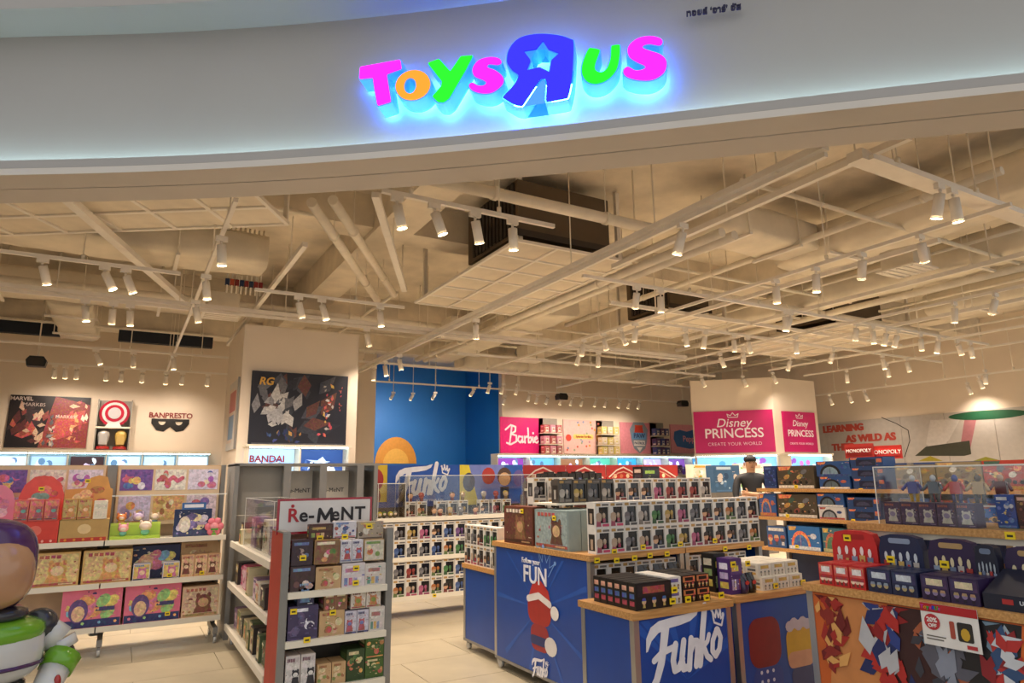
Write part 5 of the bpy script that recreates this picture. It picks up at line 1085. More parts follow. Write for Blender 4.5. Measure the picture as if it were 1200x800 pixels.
hb(921, 959, .63, .24, '2F6AA8', 'arch', ('D8DCE0', 'E8702A', '2F6AA8', 'D8A03A', 'C8CCD4'), 211, 'sky blue racing track box on the lower oak shelf')
hb(961, 988, .63, .24, '3A6A78', 'arch', ('B8A878', 'B85A3A', '4A7A58', 'D8A03A', 'C8A850'), 212, 'teal track box on the lower oak shelf')
rr = random.Random(5); BC = [('E0862A', 'orange'), ('2A5AA0', 'blue'), ('C89A5A', 'tan'), ('A83A2A', 'red'), ('D8C8A0', 'cream'), ('8A7A5A', 'khaki')]
for zi, z in enumerate((1.255, .955)):
    y = 3.7
    while y > 1.8:
        w = rr.uniform(.28, .42); v = rr.randrange(6)
        put((XH+.03, y-w/2, z+.0005), 'X', w-.01, .2, rr.uniform(.2, .25), BC[v][0], 'cars', CARS[v:]+CARS[:v], 220+v, 'toy_car_box', '%s toy set seen through the clear case on the %s oak shelf' % (BC[v][1], ('top', 'middle')[zi]), 'toy box', '%s toy sets on the %s oak shelf' % (BC[v][1], ('top', 'middle')[zi])); y -= w
for (x, y) in ((933, 570), (976, 573), (1009, 574), (923, 604), (1000, 610), (934, 640)): price(atx(x, y, XH+.012), 'X', 'on the toy car boxes')
def monopoly(x0, x1, y0, y1, X, c, c2, label, s):
    a, b = atx(x0, y1, X), atx(x1, y0, X); w = abs(a.y-b.y); h = abs(b.z-a.z)
    r = thing('game_sign', label, 'sign', (X, (a.y+b.y)/2, min(a.z, b.z)), FACE['X'])
    MB().box(-w/2, w/2, 0, .02, 0, h, c=c).build('board', CARD, r); MB().box(-w*.44, w*.44, -.004, 0, h*.22, h*.78, c=c2).build('name_plate', CARD, r)
    text('MONOPOLY', s, ink('F0E8DC'), (0, -.006, h*.5), r); MB().box(-.02, .02, .002, .018, 1.5-min(a.z, b.z), 0).build('stem', STEEL, r)
monopoly(991, 1022, 519, 537, 6.655, '9A2A20', '8A1A16', 'dark red MONOPOLY game sign on top of the toy car gondola', .05)
monopoly(1021, 1055, 521, 538, 6.70, 'B02A20', 'C8302A', 'bright red MONOPOLY game sign standing half behind the darker one', .058)

# ================================================================== RED BANNER GONDOLA behind the podium
cg = gondola('shelf_bay', 'shelf bay with red wave banners behind the tall podium', 4.40, 7.05, 7.0, 7.44, (1.27, .9, .5), 1.40, '5A2A22', .12)
for k in range(4):
    m = MB().box(0, .65, -.006, 0, 0, .2, c='A02A24'); m.stroke([(.05, .04), (.18, .13), (.3, .17), (.42, .12), (.6, .03)], .018, -.008, 'D8C8B8'); m.stroke([(.1, .03), (.2, .09), (.3, .11), (.4, .08), (.5, .03)], .014, -.0085, 'C89A80')
    for q in range(4): m.disc(.15+.11*q, .05, .03, .03, -.009, ('D8B890', 'B86A4A', 'E0C8A0', '8A3A2A')[q], 9)
    m.build('wave_banner', CARD, cg, (.01+.66*k, .40, 1.36))
for k in range(9): put((4.50+.105*k, 7.05, 1.2705), 'Y', .095, .1, .18+.02*(k % 2), '1C1A18', 'char', ('26221E', ('5A7A5A', '8A8A7A', '4A5A8A')[k % 3], 'A8A090', '3A3630', '181614'), 230+k % 3, 'black_toy_box', 'black toy box with %s print before the red wave banners' % ('green', 'grey', 'blue')[k % 3], 'toy box', 'black toy boxes, %s print' % ('green', 'grey', 'blue')[k % 3])
TC = [('5A8A4A', 'green'), ('B8823A', 'ochre'), ('C84A2A', 'red'), ('3A4A6A', 'navy'), ('8ABF3A', 'lime'), ('D8C8A0', 'cream')]
for k in range(6):
    x = (5.5, 5.72, 5.94, 6.48, 6.70, 6.92)[k]; r = thing('toy_vehicle', '%s toy vehicle parked before the red wave banners' % TC[k][1], 'toy car', (x, 7.12, 1.27)); c = TC[k][0]
    MB().prism([(-.09, .03), (.09, .03), (.09, .06), (.05, .07), (.02, .1), (-.05, .1), (-.07, .065), (-.09, .06)], -.04, .04, 1, c=c).build('body', GLOSS, r)
    for sx in (-.05, .05):
        for sy in (-.042, .042): MB().tube((sx, sy-.008, .022), (sx, sy+.008, .022), .022, '1A1816', 10).build('wheel', GLOSS, r)
put((6.2, 7.02, 1.2705), 'Y', .3, .2, .26, '1E2026', 'stripe', ('2A2C34', '8AB03A', '3A3E4A', 'C8C0B0', '4A4E5A', '2A2C34'), 240, 'toy_box', 'black and lime toy box before the red wave banners', 'toy box')
# picture boards and blue set beside the staff member
for (x0, x1, y0, y1, Yp, base, pal, lb) in ((813, 833, 544, 567, 7.5, 'E2DCC4', ('6AA83A', 'E8A03A', 'F0F0E8', 'D8D0B0'), 'green and cream picture board beside the dark blue set'), (838, 866, 545, 577, 7.05, '3A5A78', ('4A6E90', 'B8C8D0', '2A4460', 'C8B8A8'), 'large slate blue play set box beside the staff member'), (868, 904, 543, 578, 8.6, 'DAD2C4', ('6AA83A', 'C8A08A', 'E8E0D0', '8A5A8A'), 'cream picture board behind the staff member')):
    a, b = aty(x0, y1, Yp), aty(x1, y0, Yp); h = b.z-a.z
    st = thing('picture_board', lb, 'display', ((a.x+b.x)/2, Yp, 0)); w = b.x-a.x
    MB().box(-w/2, w/2, 0, .2, 0, a.z, c='6A6258').build('plinth', MATT, st); bd = MB().box(-w/2, w/2, 0, .15, a.z, b.z, c=base).build('board', CARD, st)
    m = MB(); art(m, w, h, 'blob', pal, 9); m.build('printed_art', CARD, bd, (0, -.001, a.z))

# ================================================================== BACK WALL: signs, posters, lit cabinets
PINK = 'D6116E'
def wsign(name, label, x0, x1, y0, y1, base, Yp=YB-.03, cat='sign', mt=CARD):
    a, b = aty(x0, y1, Yp), aty(x1, y0, Yp); w = b.x-a.x; h = b.z-a.z
    r = thing(name, label, cat, ((a.x+b.x)/2, Yp, a.z)); MB().box(-w/2, w/2, 0, .03, 0, h, c=base).build('board', mt, r); return r, w, h
r, w, h = wsign('wall_sign', 'hot pink sign with white looping script beside the blue alcove', 586.5, 636, 490, 530.5, 'D81B74')
m = MB(); S = lambda pts, lw=.05: m.stroke([((p[0]-.53)*w*.80, h*.5+(p[1]-.5)*h*.58) for p in pts], lw, -.006, 'F2E6EA')
S([(.16, .05), (.2, .5), (.23, .9)]); S([(.05, .75), (.2, .98), (.34, .9), (.33, .68), (.2, .55)]); S([(.2, .55), (.36, .48), (.36, .2), (.2, .05), (.08, .12)])
S([(.52, .42), (.43, .45), (.40, .25), (.47, .14), (.53, .3)]); S([(.54, .44), (.53, .15), (.58, .2)]); S([(.60, .45), (.61, .14)]); S([(.605, .35), (.66, .45), (.69, .42)])
S([(.70, .85), (.715, .15)]); S([(.715, .36), (.78, .42), (.80, .28), (.76, .15), (.715, .18)]); S([(.84, .42), (.85, .16), (.88, .2)]); S([(.85, .62), (.853, .6)], .06); S([(.90, .28), (.97, .36), (.95, .45), (.90, .38), (.90, .2), (.96, .14), (1.0, .22)])
m.build('script_lettering', CARD, r)
r, w, h = wsign('wall_sign', 'pale pink sign with little scattered motifs and a yellow name plate', 661, 705, 493, 531, 'E8BFB8')
m = MB(); rq = random.Random(2)
for k in range(22): m.disc(rq.uniform(-w*.45, w*.45), rq.uniform(h*.08, h*.94), .035, .035, -.004, ('D86A5A', '8AA0C0', 'E8A040', 'C88AA0', '9AB08A')[k % 5], 7)
m.poly(rrect(0, h*.5, w*.52, h*.14, h*.05), -.006, 'F0D878'); m.disc(-w*.38, h*.46, .1, .1, -.007, 'D84A3A', 12); m.disc(w*.4, h*.5, .1, .16, -.007, 'C8844A', 12); m.build('printed_art', CARD, r)
text('Sylvanian Families', .1, ink('B8502A'), (0, -.012, h*.5), r, bold=.01, space=.82)
r, w, h = wsign('wall_sign', 'rose pink sign with a blue-edged shield emblem', 728, 769, 496, 531, 'E2909C')
m = MB(); cx, cz = 0, h*.48
m.poly([(-.36, .28), (-.2, .5), (.2, .5), (.36, .28), (.3, -.1), (.22, -.3), (0, -.45), (-.22, -.3), (-.3, -.1)], -.004, '8A94A0'); m.v = [(x, y, z+(cz if y == -.004 else 0)) for x, y, z in m.v]
m.poly([(-.2, cz+.1), (-.14, cz+.38), (.14, cz+.38), (.2, cz+.1), (0, cz-.02)], -.006, 'C8402E'); m.q(-.22, .22, cz-.22, cz-.06, -.007, 'E8E4E0'); m.poly([(-.12, cz-.26), (.12, cz-.26), (0, cz-.4)], -.007, 'E8E4E0'); m.q(-.28, .28, cz-.02, cz+.18, -.0075, '6A9AC8')
m.q(-.16, .16, h*.88, h*.92, -.006, 'D8502A'); m.build('emblem', CARD, r)
text('PAW', .2, ink('2A3E6A'), (0, -.012, cz+.08), r, bold=.02); text('PATROL', .11, ink('2A3E6A'), (0, -.012, cz-.14), r, bold=.02)
r, w, h = wsign('wall_sign', 'pink sign with a blue wavy cloud name beside the chamfered pillar', 787, 838, 499, 531, 'E8A0AC')
m = MB(); m.poly([(p[0], p[1]) for p in spline([(-w*.44, h*.5), (-w*.4, h*.8), (-w*.2, h*.78), (0, h*.86), (w*.2, h*.78), (w*.42, h*.8), (w*.45, h*.45), (w*.4, h*.2), (w*.15, h*.24), (-w*.1, h*.14), (-w*.38, h*.24)], 4)] if False else [(-w*.44, h*.5), (-w*.42, h*.75), (-w*.3, h*.82), (-w*.15, h*.76), (0, h*.84), (w*.2, h*.77), (w*.4, h*.82), (w*.46, h*.5), (w*.4, h*.2), (w*.15, h*.25), (-w*.1, h*.16), (-w*.38, h*.24)][::-1], -.004, '3A70B4'); m.build('cloud', CARD, r)
text('Peppa Pig', .26, ink('E8A0B4'), (0, -.012, h*.5), r, bold=.02)
# shelf stacks between the signs
PB = [('B03A3A', 'red'), ('D88AA0', 'pink'), ('D8C060', 'yellow'), ('E0CDB0', 'cream'), ('3A4A8A', 'blue'), ('5A3A6A', 'purple')]
rq = random.Random(9)
for bi, (x0, x1, cs_, lb) in enumerate(((638, 660, (0, 1), 'red and pink dolls'), (706, 727, (2, 3), 'yellow and cream sets'), (770, 786, (4, 5), 'blue and purple sets'))):
    a, b = aty(x0, 531, YB-.3), aty(x1, 531, YB-.3); r = thing('wall_shelf', 'narrow wall shelves stacked with '+lb, 'shelving', (a.x, YB-.3, 2.05)); w = b.x-a.x
    MB().box(0, w, .27, .29, 0, 1.0, c='9A9388').build('back_panel', MATT, r)
    for z in (.27, .58): MB().box(0, w, 0, .28, z-.02, z).build('shelf', SHELFW, r)
    for z in (2.05, 2.32, 2.63):
        for k in range(3):
            c, nm = PB[cs_[(k+int(z*10)) % 2]]; put((a.x+w*(k+.5)/3, YB-.29, z+.0005), 'Y', w/3-.03, .2, .22, c, 'char', (c, 'E8D8C8', PB[cs_[0]][0], PB[cs_[1]][0], 'D8B090'), 300+k, 'boxed_toy', '%s boxed toy on the narrow shelves of %s' % (nm, lb), 'toy box', '%s boxed toys among %s' % (nm, lb))
# lit cabinet runs under the signs
CAB = [((583, 838), 'D8CFC0', 'wall of pink signs', (('8A3AA0', 'magenta'), ('6AB0D8', 'blue'), ('9A6A4A', 'brown'), ('5AB8A0', 'teal'), ('3AA0D8', 'sky'), ('B8A8D8', 'lilac'), ('7A4AA0', 'violet'), ('4A90C8', 'azure'))), ((-20, 246), 'E0D8CC', 'wall with the mask emblem', (('C8D8E8', 'pale'), ('A8C0D8', 'grey-blue'), ('3A2226', 'dark'), ('C0D0E0', 'silver'), ('B8CCE0', 'ice'), ('D0DCE8', 'white')))]
for (xa, xb), c, nm, segs in CAB:
    a, b = aty(xa, 545, YB-.4).x, aty(xb, 545, YB-.4).x; r = thing('lit_cabinet', 'long cream wall cabinet with glowing cases along the '+nm, 'cabinet', (a, YB-.4, 0)); w = b-a
    MB().box(0, w, 0, .38, 0, 1.45, c=c).build('base', MATT, r); MB().box(0, w, -.02, .38, 1.98, 2.04).build('top_shelf', SHELFW, r); MB().box(0, w, .34, .38, 1.45, 1.98, c='BFD8E4').build('back_panel', MATT, r)
    MB().box(.02, w-.02, .02, .05, 1.965, 1.98).build('led_strip', LEDM, r)
    n = len(segs)
    for k, (cc, sn_) in enumerate(segs):
        x0 = w*k/n
        MB().box(x0, x0+.02, 0, .34, 1.45, 1.98).build('divider', SHELFW, r)
        pn = MB().box(x0+.05, x0+w/n-.03, .30, .31, 1.5, 1.92, c=cc); rq2 = random.Random(k)
        for q in range(12): pn.disc(x0+.15+rq2.random()*(w/n-.35), 1.56+rq2.random()*.28, .06, .07, .298-.0004*q, ('E8F0F4', 'B8D8EC', cc, '5A7A9A', 'D8C0DC')[q % 5], 8)
        pn.build('back_print', BACKLIT, r)
        for q in range(3): put((a+x0+w/n*(q+.6)/3.2, YB-.36, 1.4505), 'Y', (.2 if n == 8 else .17), .15, .24+.04*(q % 2), cc, 'blob', ('E8E0E8', cc, '8A7A9A', 'D8B8C0'), 320+k, 'boxed_toy', '%s boxed toy in the lit cabinet of the %s' % (sn_, nm), 'toy box', '%s boxed toys, %s' % (sn_, nm))
# chamfered pillar signs (45 degree face and straight face)
def princess(p, rz, w, h, label, fs):
    r = thing('wall_sign', label, 'sign', p, rz); m = MB()
    m.box(-w/2, w/2, 0, .03, 0, h, c='C21A72').build('board', mat('magenta_gradient', 'D2146E', .35, noise=.25, nscale=.8), r)
    m = MB(); m.stroke([(-.1, h*.84), (-.12, h*.92), (-.05, h*.88), (0, h*.95), (.05, h*.88), (.12, h*.92), (.1, h*.84), (-.1, h*.84)], .018, -.005, 'F0DCE4'); m.build('crown_emblem', CARD, r)
    text('Disney', .2*fs, ink('F4E8EE'), (0, -.006, h*.70), r, shear=.25, bold=.005); text('PRINCESS', .22*fs, ink('F4E8EE'), (0, -.006, h*.45), r, bold=.012); text('CREATE YOUR WORLD', .075*fs, ink('F0C8DC'), (0, -.006, h*.2), r, space=1.1)
dv = (pb-pa).normalized(); mid_ = (pa+pb)/2; nv = V((-dv.y, dv.x)); nv = nv if nv.dot(V((-.5, -.87))) > 0 else -nv
princess((mid_.x+nv.x*.035, mid_.y+nv.y*.035, 1.9), math.atan2(dv.y, dv.x), 1.70, .93, 'large magenta sign with white crown and lettering on the chamfered pillar face', 1.35)
princess(((pb.x+pc.x)/2+.05, pb.y-.035, 1.9), 0, 1.12, .90, 'smaller magenta sign with white crown and lettering on the straight pillar face', .95)
for k, (p, q, nm) in enumerate(((pa, pb, 'chamfered'), (pb, pc, 'straight'))):
    d_ = (q-p).normalized(); L_ = (q-p).length; n_ = V((d_.y, -d_.x)); r = thing('lit_cabinet', 'lit display cabinet under the magenta sign on the %s pillar face' % nm, 'cabinet', (p.x+n_.x*.3, p.y+n_.y*.3, 0), math.atan2(d_.y, d_.x))
    MB().box(.03, L_-.03, 0, .29, 0, 1.4, c='D8CFC0').build('base', MATT, r); MB().box(.0, L_, -.02, .29, 1.82, 1.86).build('top_shelf', SHELFW, r)
    m = MB().box(.05, L_-.05, .24, .25, 1.4, 1.8, c='7AB0DC'); rq2 = random.Random(k)
    for q2 in range(10): m.disc(.2+rq2.random()*(L_-.4), 1.46+rq2.random()*.26, .07, .06, .238-.0004*q2, ('8A4AA8', 'E8F0F4', '4A90C8', 'C86AB0')[q2 % 4], 8)
    m.build('back_print', BACKLIT, r); MB().box(.03, L_-.03, .02, .04, 1.805, 1.82).build('led_strip', LEDM, r)
    for q2 in range(2): MB().box((.03, L_-.05)[q2], (.05, L_-.03)[q2], 0, .28, 1.4, 1.82).build('divider', SHELFW, r)
# mask emblem wall
r, w, h = wsign('wall_poster', 'wide black and red action poster beside the round shield display', 4, 107, 466, 524, '1A1214', cat='poster')
m = MB(); m.poly([(-w*.1, 0), (w*.5, 0), (w*.5, h*.85), (w*.05, h)], -.002, '8A1A1A'); m.poly([(w*.0, h*.1), (w*.4, h*.3), (w*.45, h*.75), (w*.1, h*.6)], -.003, 'B83024'); rq = random.Random(4)
shards(m, -w*.25, h*.45, w*.45, h*.7, ('8A2A22', '5A1A1A', 'C8A88A', '3A2A2E', 'B83024'), 34, -.004, 21, (-w*.49, w*.49, h*.01, h*.99)); shards(m, w*.05, h*.35, w*.2, h*.6, ('5A5A62', '2A2A30', '8A8A90', 'C8B8A8'), 20, -.0095, 22, (-w*.49, w*.49, h*.01, h*.99)); shards(m, w*.33, h*.5, w*.28, h*.8, ('C83A2A', 'D8B890', 'E8D8C0', '8A1A1A', 'D89A5A'), 28, -.013, 23, (-w*.49, w*.49, h*.01, h*.99))
m.build('printed_art', PRINT, r); text('MARVEL', .1, ink('D8C8C0'), (-w*.36, -.022, h*.93), r, bold=.02); text('MARK85', .1, ink('B8A8A0'), (-w*.2, -.022, h*.82), r); text('MARK85', .09, ink('E8C8B8'), (w*.2, -.022, h*.6), r)
a, b = aty(109, 525, YB-.3), aty(156, 469, YB-.3)
r = thing('wall_niche', 'grey wall niche with a shelf holding a round shield and two helmets', 'shelving', (a.x, YB-.3, 2.06)); w = b.x-a.x
MB().box(0, w, .27, .29, 0, 1.0, c='9C9890').build('back_panel', MATT, r); MB().box(0, w, 0, .28, .42, .45).build('shelf', SHELFW, r)
for x in (0, w-.02): MB().box(x, x+.02, .02, .28, 0, 1.0).build('side', SLATE, r)
sh = thing('round_shield', 'round red and white ringed shield on a white stand', 'shield', (a.x+w*.5, YB-.2, 2.51))
for k, (rad, c) in enumerate(((.27, 'A81E34'), (.22, 'D0CCCC'), (.17, 'A81E34'), (.115, 'B8B4B8'))): MB().tube((0, .02-.012*k, .28), (0, .0-.012*k, .28), rad, c, 26).build('ring', GLOSS, sh)
MB().prism([(-.15, 0), (.15, 0), (.1, .08), (-.1, .08)], -.05, .06, 1, c='DAD6D2').build('stand', GLOSS, sh)
for k, (c, nm, xx) in enumerate((('B0ACA8', 'silver', .25), ('C8A85A', 'gold', .75))):
    hl = thing('display_helmet', nm+' helmet bust on a red base below the shield', 'helmet', (a.x+w*xx, YB-.18, 2.06))
    MB().lathe([(.0, .06), (.07, .06), (.08, .1), (.1, .2), (.11, .28), (.1, .34), (.06, .385), (0, .4)], c, 14).build('dome', GLOSS, hl); MB().box(-.07, .07, -.115, -.06, .1, .26, c=c).build('face_plate', GLOSS, hl); MB().lathe([(0, 0), (.13, 0), (.12, .06), (0, .06)], 'A82A2A', 14).build('base', GLOSS, hl)
# mask emblem and name straight on the wall
bp = aty(200.5, 487, YB-.012); sg_ = thing('wall_lettering', 'dark red BANPRESTO name with black eye-mask emblem on the white wall', 'lettering', (bp.x, YB-.012, bp.z))
text('BANPRESTO', .152, ink('8A2A24'), (0, 0, 0), sg_, bold=.02, depth=.012)
lps = [[(-.36, .14), (.36, .14), (.36, .04), (.26, -.1), (.12, -.13), (0, -.03), (-.12, -.13), (-.26, -.1), (-.36, .04)], [(-.08+.07*math.cos(math.pi+math.pi*k/8)*1-.08, .085+.075*math.sin(math.pi+math.pi*k/8)) for k in range(9)], [(.16+.07*math.cos(math.pi+math.pi*k/8), .085+.075*math.sin(math.pi+math.pi*k/8)) for k in range(9)]]
o = link('mask_emblem', curve_mesh('mask_emblem', lps, .012, ink('17130F')), sg_); o.location = (0, 0, -.21); o.rotation_euler = (R_(90), 0, 0)
# poster pillar: big robot poster replaced by plain angular shapes in its colours
r, w, h = wsign('wall_poster', 'large dark poster of grey, blue and red angular shapes on the white pillar', 290, 408, 441, 523, '20222E', Yp=9.955, cat='poster')
m = MB()
shards(m, 0, h*.5, w*.8, h*.8, ('3A3E4A', '2A2C38', '5A3A34', '4A4E5A', '6A3A30'), 24, -.002, 11, (-w*.49, w*.49, h*.01, h*.99)); shards(m, -w*.24, h*.55, w*.42, h*.55, ('A8A8AC', '8A8A90', 'B8B8BC', '6A6A72', 'C8C6C4'), 26, -.006, 12, (-w*.49, w*.49, h*.01, h*.99)); shards(m, -w*.14, h*.14, w*.5, h*.2, ('2A3C82', '1E2C66', 'C8963A', '3A50A0'), 14, -.0105, 13, (-w*.49, w*.49, h*.01, h*.99)); shards(m, w*.27, h*.5, w*.14, h*.7, ('D4D2D0', '3A4A9A', 'C8382E', 'B8B4B0', 'D8A83A'), 24, -.013, 14, (-w*.49, w*.49, h*.01, h*.99)); shards(m, w*.42, h*.66, w*.06, h*.42, ('C4322C', 'A82824', 'D85A3A'), 9, -.017, 15, (-w*.49, w*.49, h*.01, h*.99))
m.q(-w*.47, w*.47, h*.02, h*.05, -.02, '5A5A60'); m.build('printed_art', PRINT, r); text('RG', .15, ink('D8A84A'), (-w*.36, -.024, h*.86), r, bold=.03, shear=.2)
x0, x1 = aty(290, 530, 9.62).x, aty(410, 530, 9.62).x
r = thing('lit_cabinet', 'glowing toy model cabinet under the poster on the white pillar', 'cabinet', (x0, 9.62, 0)); w = x1-x0
MB().box(0, w, 0, .36, 0, 1.45, c='D8CFC0').build('base', MATT, r); MB().box(-.02, w+.02, -.02, .36, 1.86, 1.89).build('top_shelf', SHELFW, r); MB().box(.03, w-.03, .02, .04, 1.845, 1.86).build('led_strip', LEDM, r)
for k in range(2):
    m = MB().box(w*.5*k+.02, w*.5*k+w*.5-.02, .30, .31, 1.46, 1.84, c=('A8C8E8', '2A4A8A')[k]); rq2 = random.Random(k+6)
    for q in range(14): m.poly([(w*.5*k+.08+rq2.random()*w*.36, 1.48+rq2.random()*.2), (w*.5*k+.1+rq2.random()*w*.36, 1.5+rq2.random()*.2), (w*.5*k+.12+rq2.random()*w*.36, 1.52+rq2.random()*.25)], .297-.0004*q, ('E8F0F8', '4A6AA8', '8AA8D0', 'C8D8E8')[q % 4])
    m.build('back_print', BACKLIT, r)
text('BANDAI', .13, ink('B8303A'), (w*.22, .28, 1.70), r, bold=.02)
for x in (0, w*.5-.01, w-.02): MB().box(x, x+.02, 0, .32, 1.45, 1.86).build('divider', SHELFW, r)
r = thing('side_poster', 'tall pale poster with red and blue print on the pillar side', 'poster', (1.32, 10.55, 1.85), FACE['X']); m = MB().box(-.45, .45, 0, .012, 0, 1.0, c='CFC8BC'); m.q(-.4, .1, .1, .9, -.001, 'D8C0A8'); m.q(-.3, .3, .55, .85, -.0015, 'B84A3A'); m.q(-.3, .2, .15, .5, -.0015, '5A88B0'); m.build('board', CARD, r); MB().box(.45, .5, -.01, .015, -.01, 1.01).build('edge_strip', STEEL, r)

# blue alcove: plain orange dome in place of the printed mascot
r = thing('wall_graphic', 'plain orange rounded shape on the blue alcove wall', 'wall graphic', (aty(464, 545, 18.28).x, 18.285, aty(464, 543, 18.28).z))
m = MB(); m.poly(([(.62*math.cos(math.pi*k/16), .75*math.sin(math.pi*k/16)) for k in range(17)]), -.004, 'D9922E'); m.poly([(.38*math.cos(math.pi*k/16), .42*math.sin(math.pi*k/16)) for k in range(17)], -.006, 'E8B04A'); m.build('print', CARD, r)

# ================================================================== MURAL on the right wall
mu = thing('wall_mural', 'pale grey jungle mural with red lettering on the far side wall', 'mural', (15.97, 8.2, 0), FACE['X'])
LM = lambda x, y: (8.2-atx(x, y, 15.96).y, atx(x, y, 15.96).z)
xs = [-4.0, -3.0, -2.0, -1.0, 0, 1.0, 2.0, 3.0, 4.0, 5.0, 6.2]
for a, b in zip(xs[:-1], xs[1:]): MB().box(a+.004, b-.004, 0, .02, .4, 2.72, c='BDB6AE').build('mural_panel', MATT, mu)
m = MB()
(q, z) = LM(1156, 486); m.disc(q, z, .78, .1, -.002, '1F5A3C', 20, -.02); m.poly([LM(1130, 491), LM(1144, 491), LM(1136, 530), LM(1124, 530)], -.0015, 'B0747A'); m.poly([LM(1072, 534), LM(1085, 523), LM(1136, 516), LM(1138, 532), LM(1130, 534)], -.0025, '3E4030'); m.poly([LM(1076, 540), LM(1090, 534), LM(1105, 540)], -.003, 'A89A2A'); m.poly([LM(1140, 540), LM(1155, 535), LM(1175, 540)], -.003, '8A8A2A')
m.stroke([LM(*p) for p in ((1033, 489), (1050, 496), (1064, 504), (1066, 516), (1060, 535))], .02, -.002, '3A3430'); m.poly([LM(1090, 492), LM(1125, 491), LM(1112, 515), LM(1098, 530), LM(1085, 520)], -.0012, 'CFC9C2'); m.build('printed_art', CARD, mu)
for s_, (x, y), sz_ in (('LEARNING', (987, 502), .235), ('AS WILD AS', (1019, 513), .24), ('THEIR', (988, 524), .235)):
    (q, z) = LM(x, y); text(s_, sz_, ink('B8483A'), (q, -.006, z), mu, bold=.045); text(s_, sz_, ink('B8483A'), (q+.018, -.008, z), mu, bold=.045)

# ================================================================== STAFF MEMBER with folded arms
def person():
    base = V((7.58, 6.53, 0)); J = {}
    def S(z): return z*1.0
    vs = [((0, 0, .93), .15, .11), ((0, 0, 1.08), .14, .10), ((0, -.01, 1.25), .165, .11), ((0, -.0, 1.36), .15, .09), ((0, .0, 1.43), .055, .055), ((0, -.015, 1.50), .065, .075), ((0, -.02, 1.57), .078, .095), ((0, -.015, 1.63), .062, .075)]
    es = [(0, 1), (1, 2), (2, 3), (3, 4), (4, 5), (5, 6), (6, 7)]
    for sx in (-1, 1):
        n = len(vs)
        vs += [((sx*.18, .0, 1.36), .06, .06), ((sx*.23, -.03, 1.20), .05, .05), ((sx*.235, -.06, 1.08), .045, .045), ((sx*.10, -.20, 1.10+.03*(sx > 0)), .038, .038), ((-sx*.06, -.215, 1.12+.03*(sx > 0)), .03, .034), ((-sx*.13, -.2, 1.13+.03*(sx > 0)), .026, .03)]
        es += [(3, n), (n, n+1), (n+1, n+2), (n+2, n+3), (n+3, n+4), (n+4, n+5)]
        for fk in range(4):      # fingers resting on the other arm
            n2 = len(vs); vs += [((-sx*.155, -.2, 1.115+.016*fk+.03*(sx > 0)), .009, .009), ((-sx*.19, -.185, 1.112+.016*fk+.03*(sx > 0)), .008, .008)]; es += [(n+5, n2), (n2, n2+1)]
        n2 = len(vs); vs += [((-sx*.12, -.21, 1.175+.03*(sx > 0)), .010, .010), ((-sx*.14, -.205, 1.20+.03*(sx > 0)), .008, .008)]; es += [(n+5, n2), (n2, n2+1)]
        n = len(vs); vs += [((sx*.09, 0, .86), .095, .095), ((sx*.10, -.01, .5), .065, .065), ((sx*.105, .01, .1), .045, .045), ((sx*.11, -.04, .045), .045, .04), ((sx*.115, -.13, .035), .04, .03)]
        es += [(0, n), (n, n+1), (n+1, n+2), (n+2, n+3), (n+3, n+4)]
    me = bpy.data.meshes.new('person'); me.from_pydata([v[0] for v in vs], es, []); ob = bpy.data.objects.new('person', me); COL.objects.link(ob)
    md = ob.modifiers.new('skin', 'SKIN'); md.use_smooth_shade = True
    for i, v in enumerate(vs): me.skin_vertices[0].data[i].radius = (v[1], v[2]); me.skin_vertices[0].data[i].use_root = (i == 0)
    sb = ob.modifiers.new('sub', 'SUBSURF'); sb.levels = 2; sb.render_levels = 2
    bpy.context.view_layer.update(); dg = bpy.context.evaluated_depsgraph_get(); m2 = bpy.data.meshes.new_from_object(ob.evaluated_get(dg)); bpy.data.objects.remove(ob)
    ca = m2.color_attributes.new('Col', 'BYTE_COLOR', 'CORNER'); sk, bl, tr = lin('B98A66'), lin('1A1A1C'), lin('26262C')
    for p in m2.polygons:
        c = p.center; col = tr if c.z < .95 else bl
        if c.z > 1.44 or (c.y < -.12 and c.z > 1.0 and abs(c.x) < .22): col = sk
        if c.z < .09: col = lin('151515')
        for li in p.loop_indices: ca.data[li].color = (*col, 1)
        p.use_smooth = True
    m2.materials.clear(); m2.materials.append(MATT)
    o = link('person', m2, None, base, R_(-35)); tag(o, 'person in a black T-shirt and black cap standing with folded arms', 'person')
    MB().ell((0, -.012, 1.615), (.085, .10, .065), '141416', 14, 7).prism([(-.07, -.16), (.07, -.16), (.08, -.06), (-.08, -.06)], 1.612, 1.62, 2, c='141416').build('cap', MATT, o)
    MB().ell((0, -.112, 1.545), (.013, .02, .02), 'B08060', 8, 5).build('nose', MATT, o)
    MB().ell((-.03, -.098, 1.57), (.012, .008, .006), '1A1412', 8, 4).ell((.03, -.098, 1.57), (.012, .008, .006), '1A1412', 8, 4).build('eyes', MATT, o)
    MB().ell((0, -.10, 1.508), (.024, .008, .006), '8A5448', 8, 4).build('mouth', MATT, o)
    for sx in (-1, 1): MB().ell((sx*.082, -.01, 1.555), (.012, .02, .03), 'B08060', 8, 5).build('ear', MATT, o)
person()

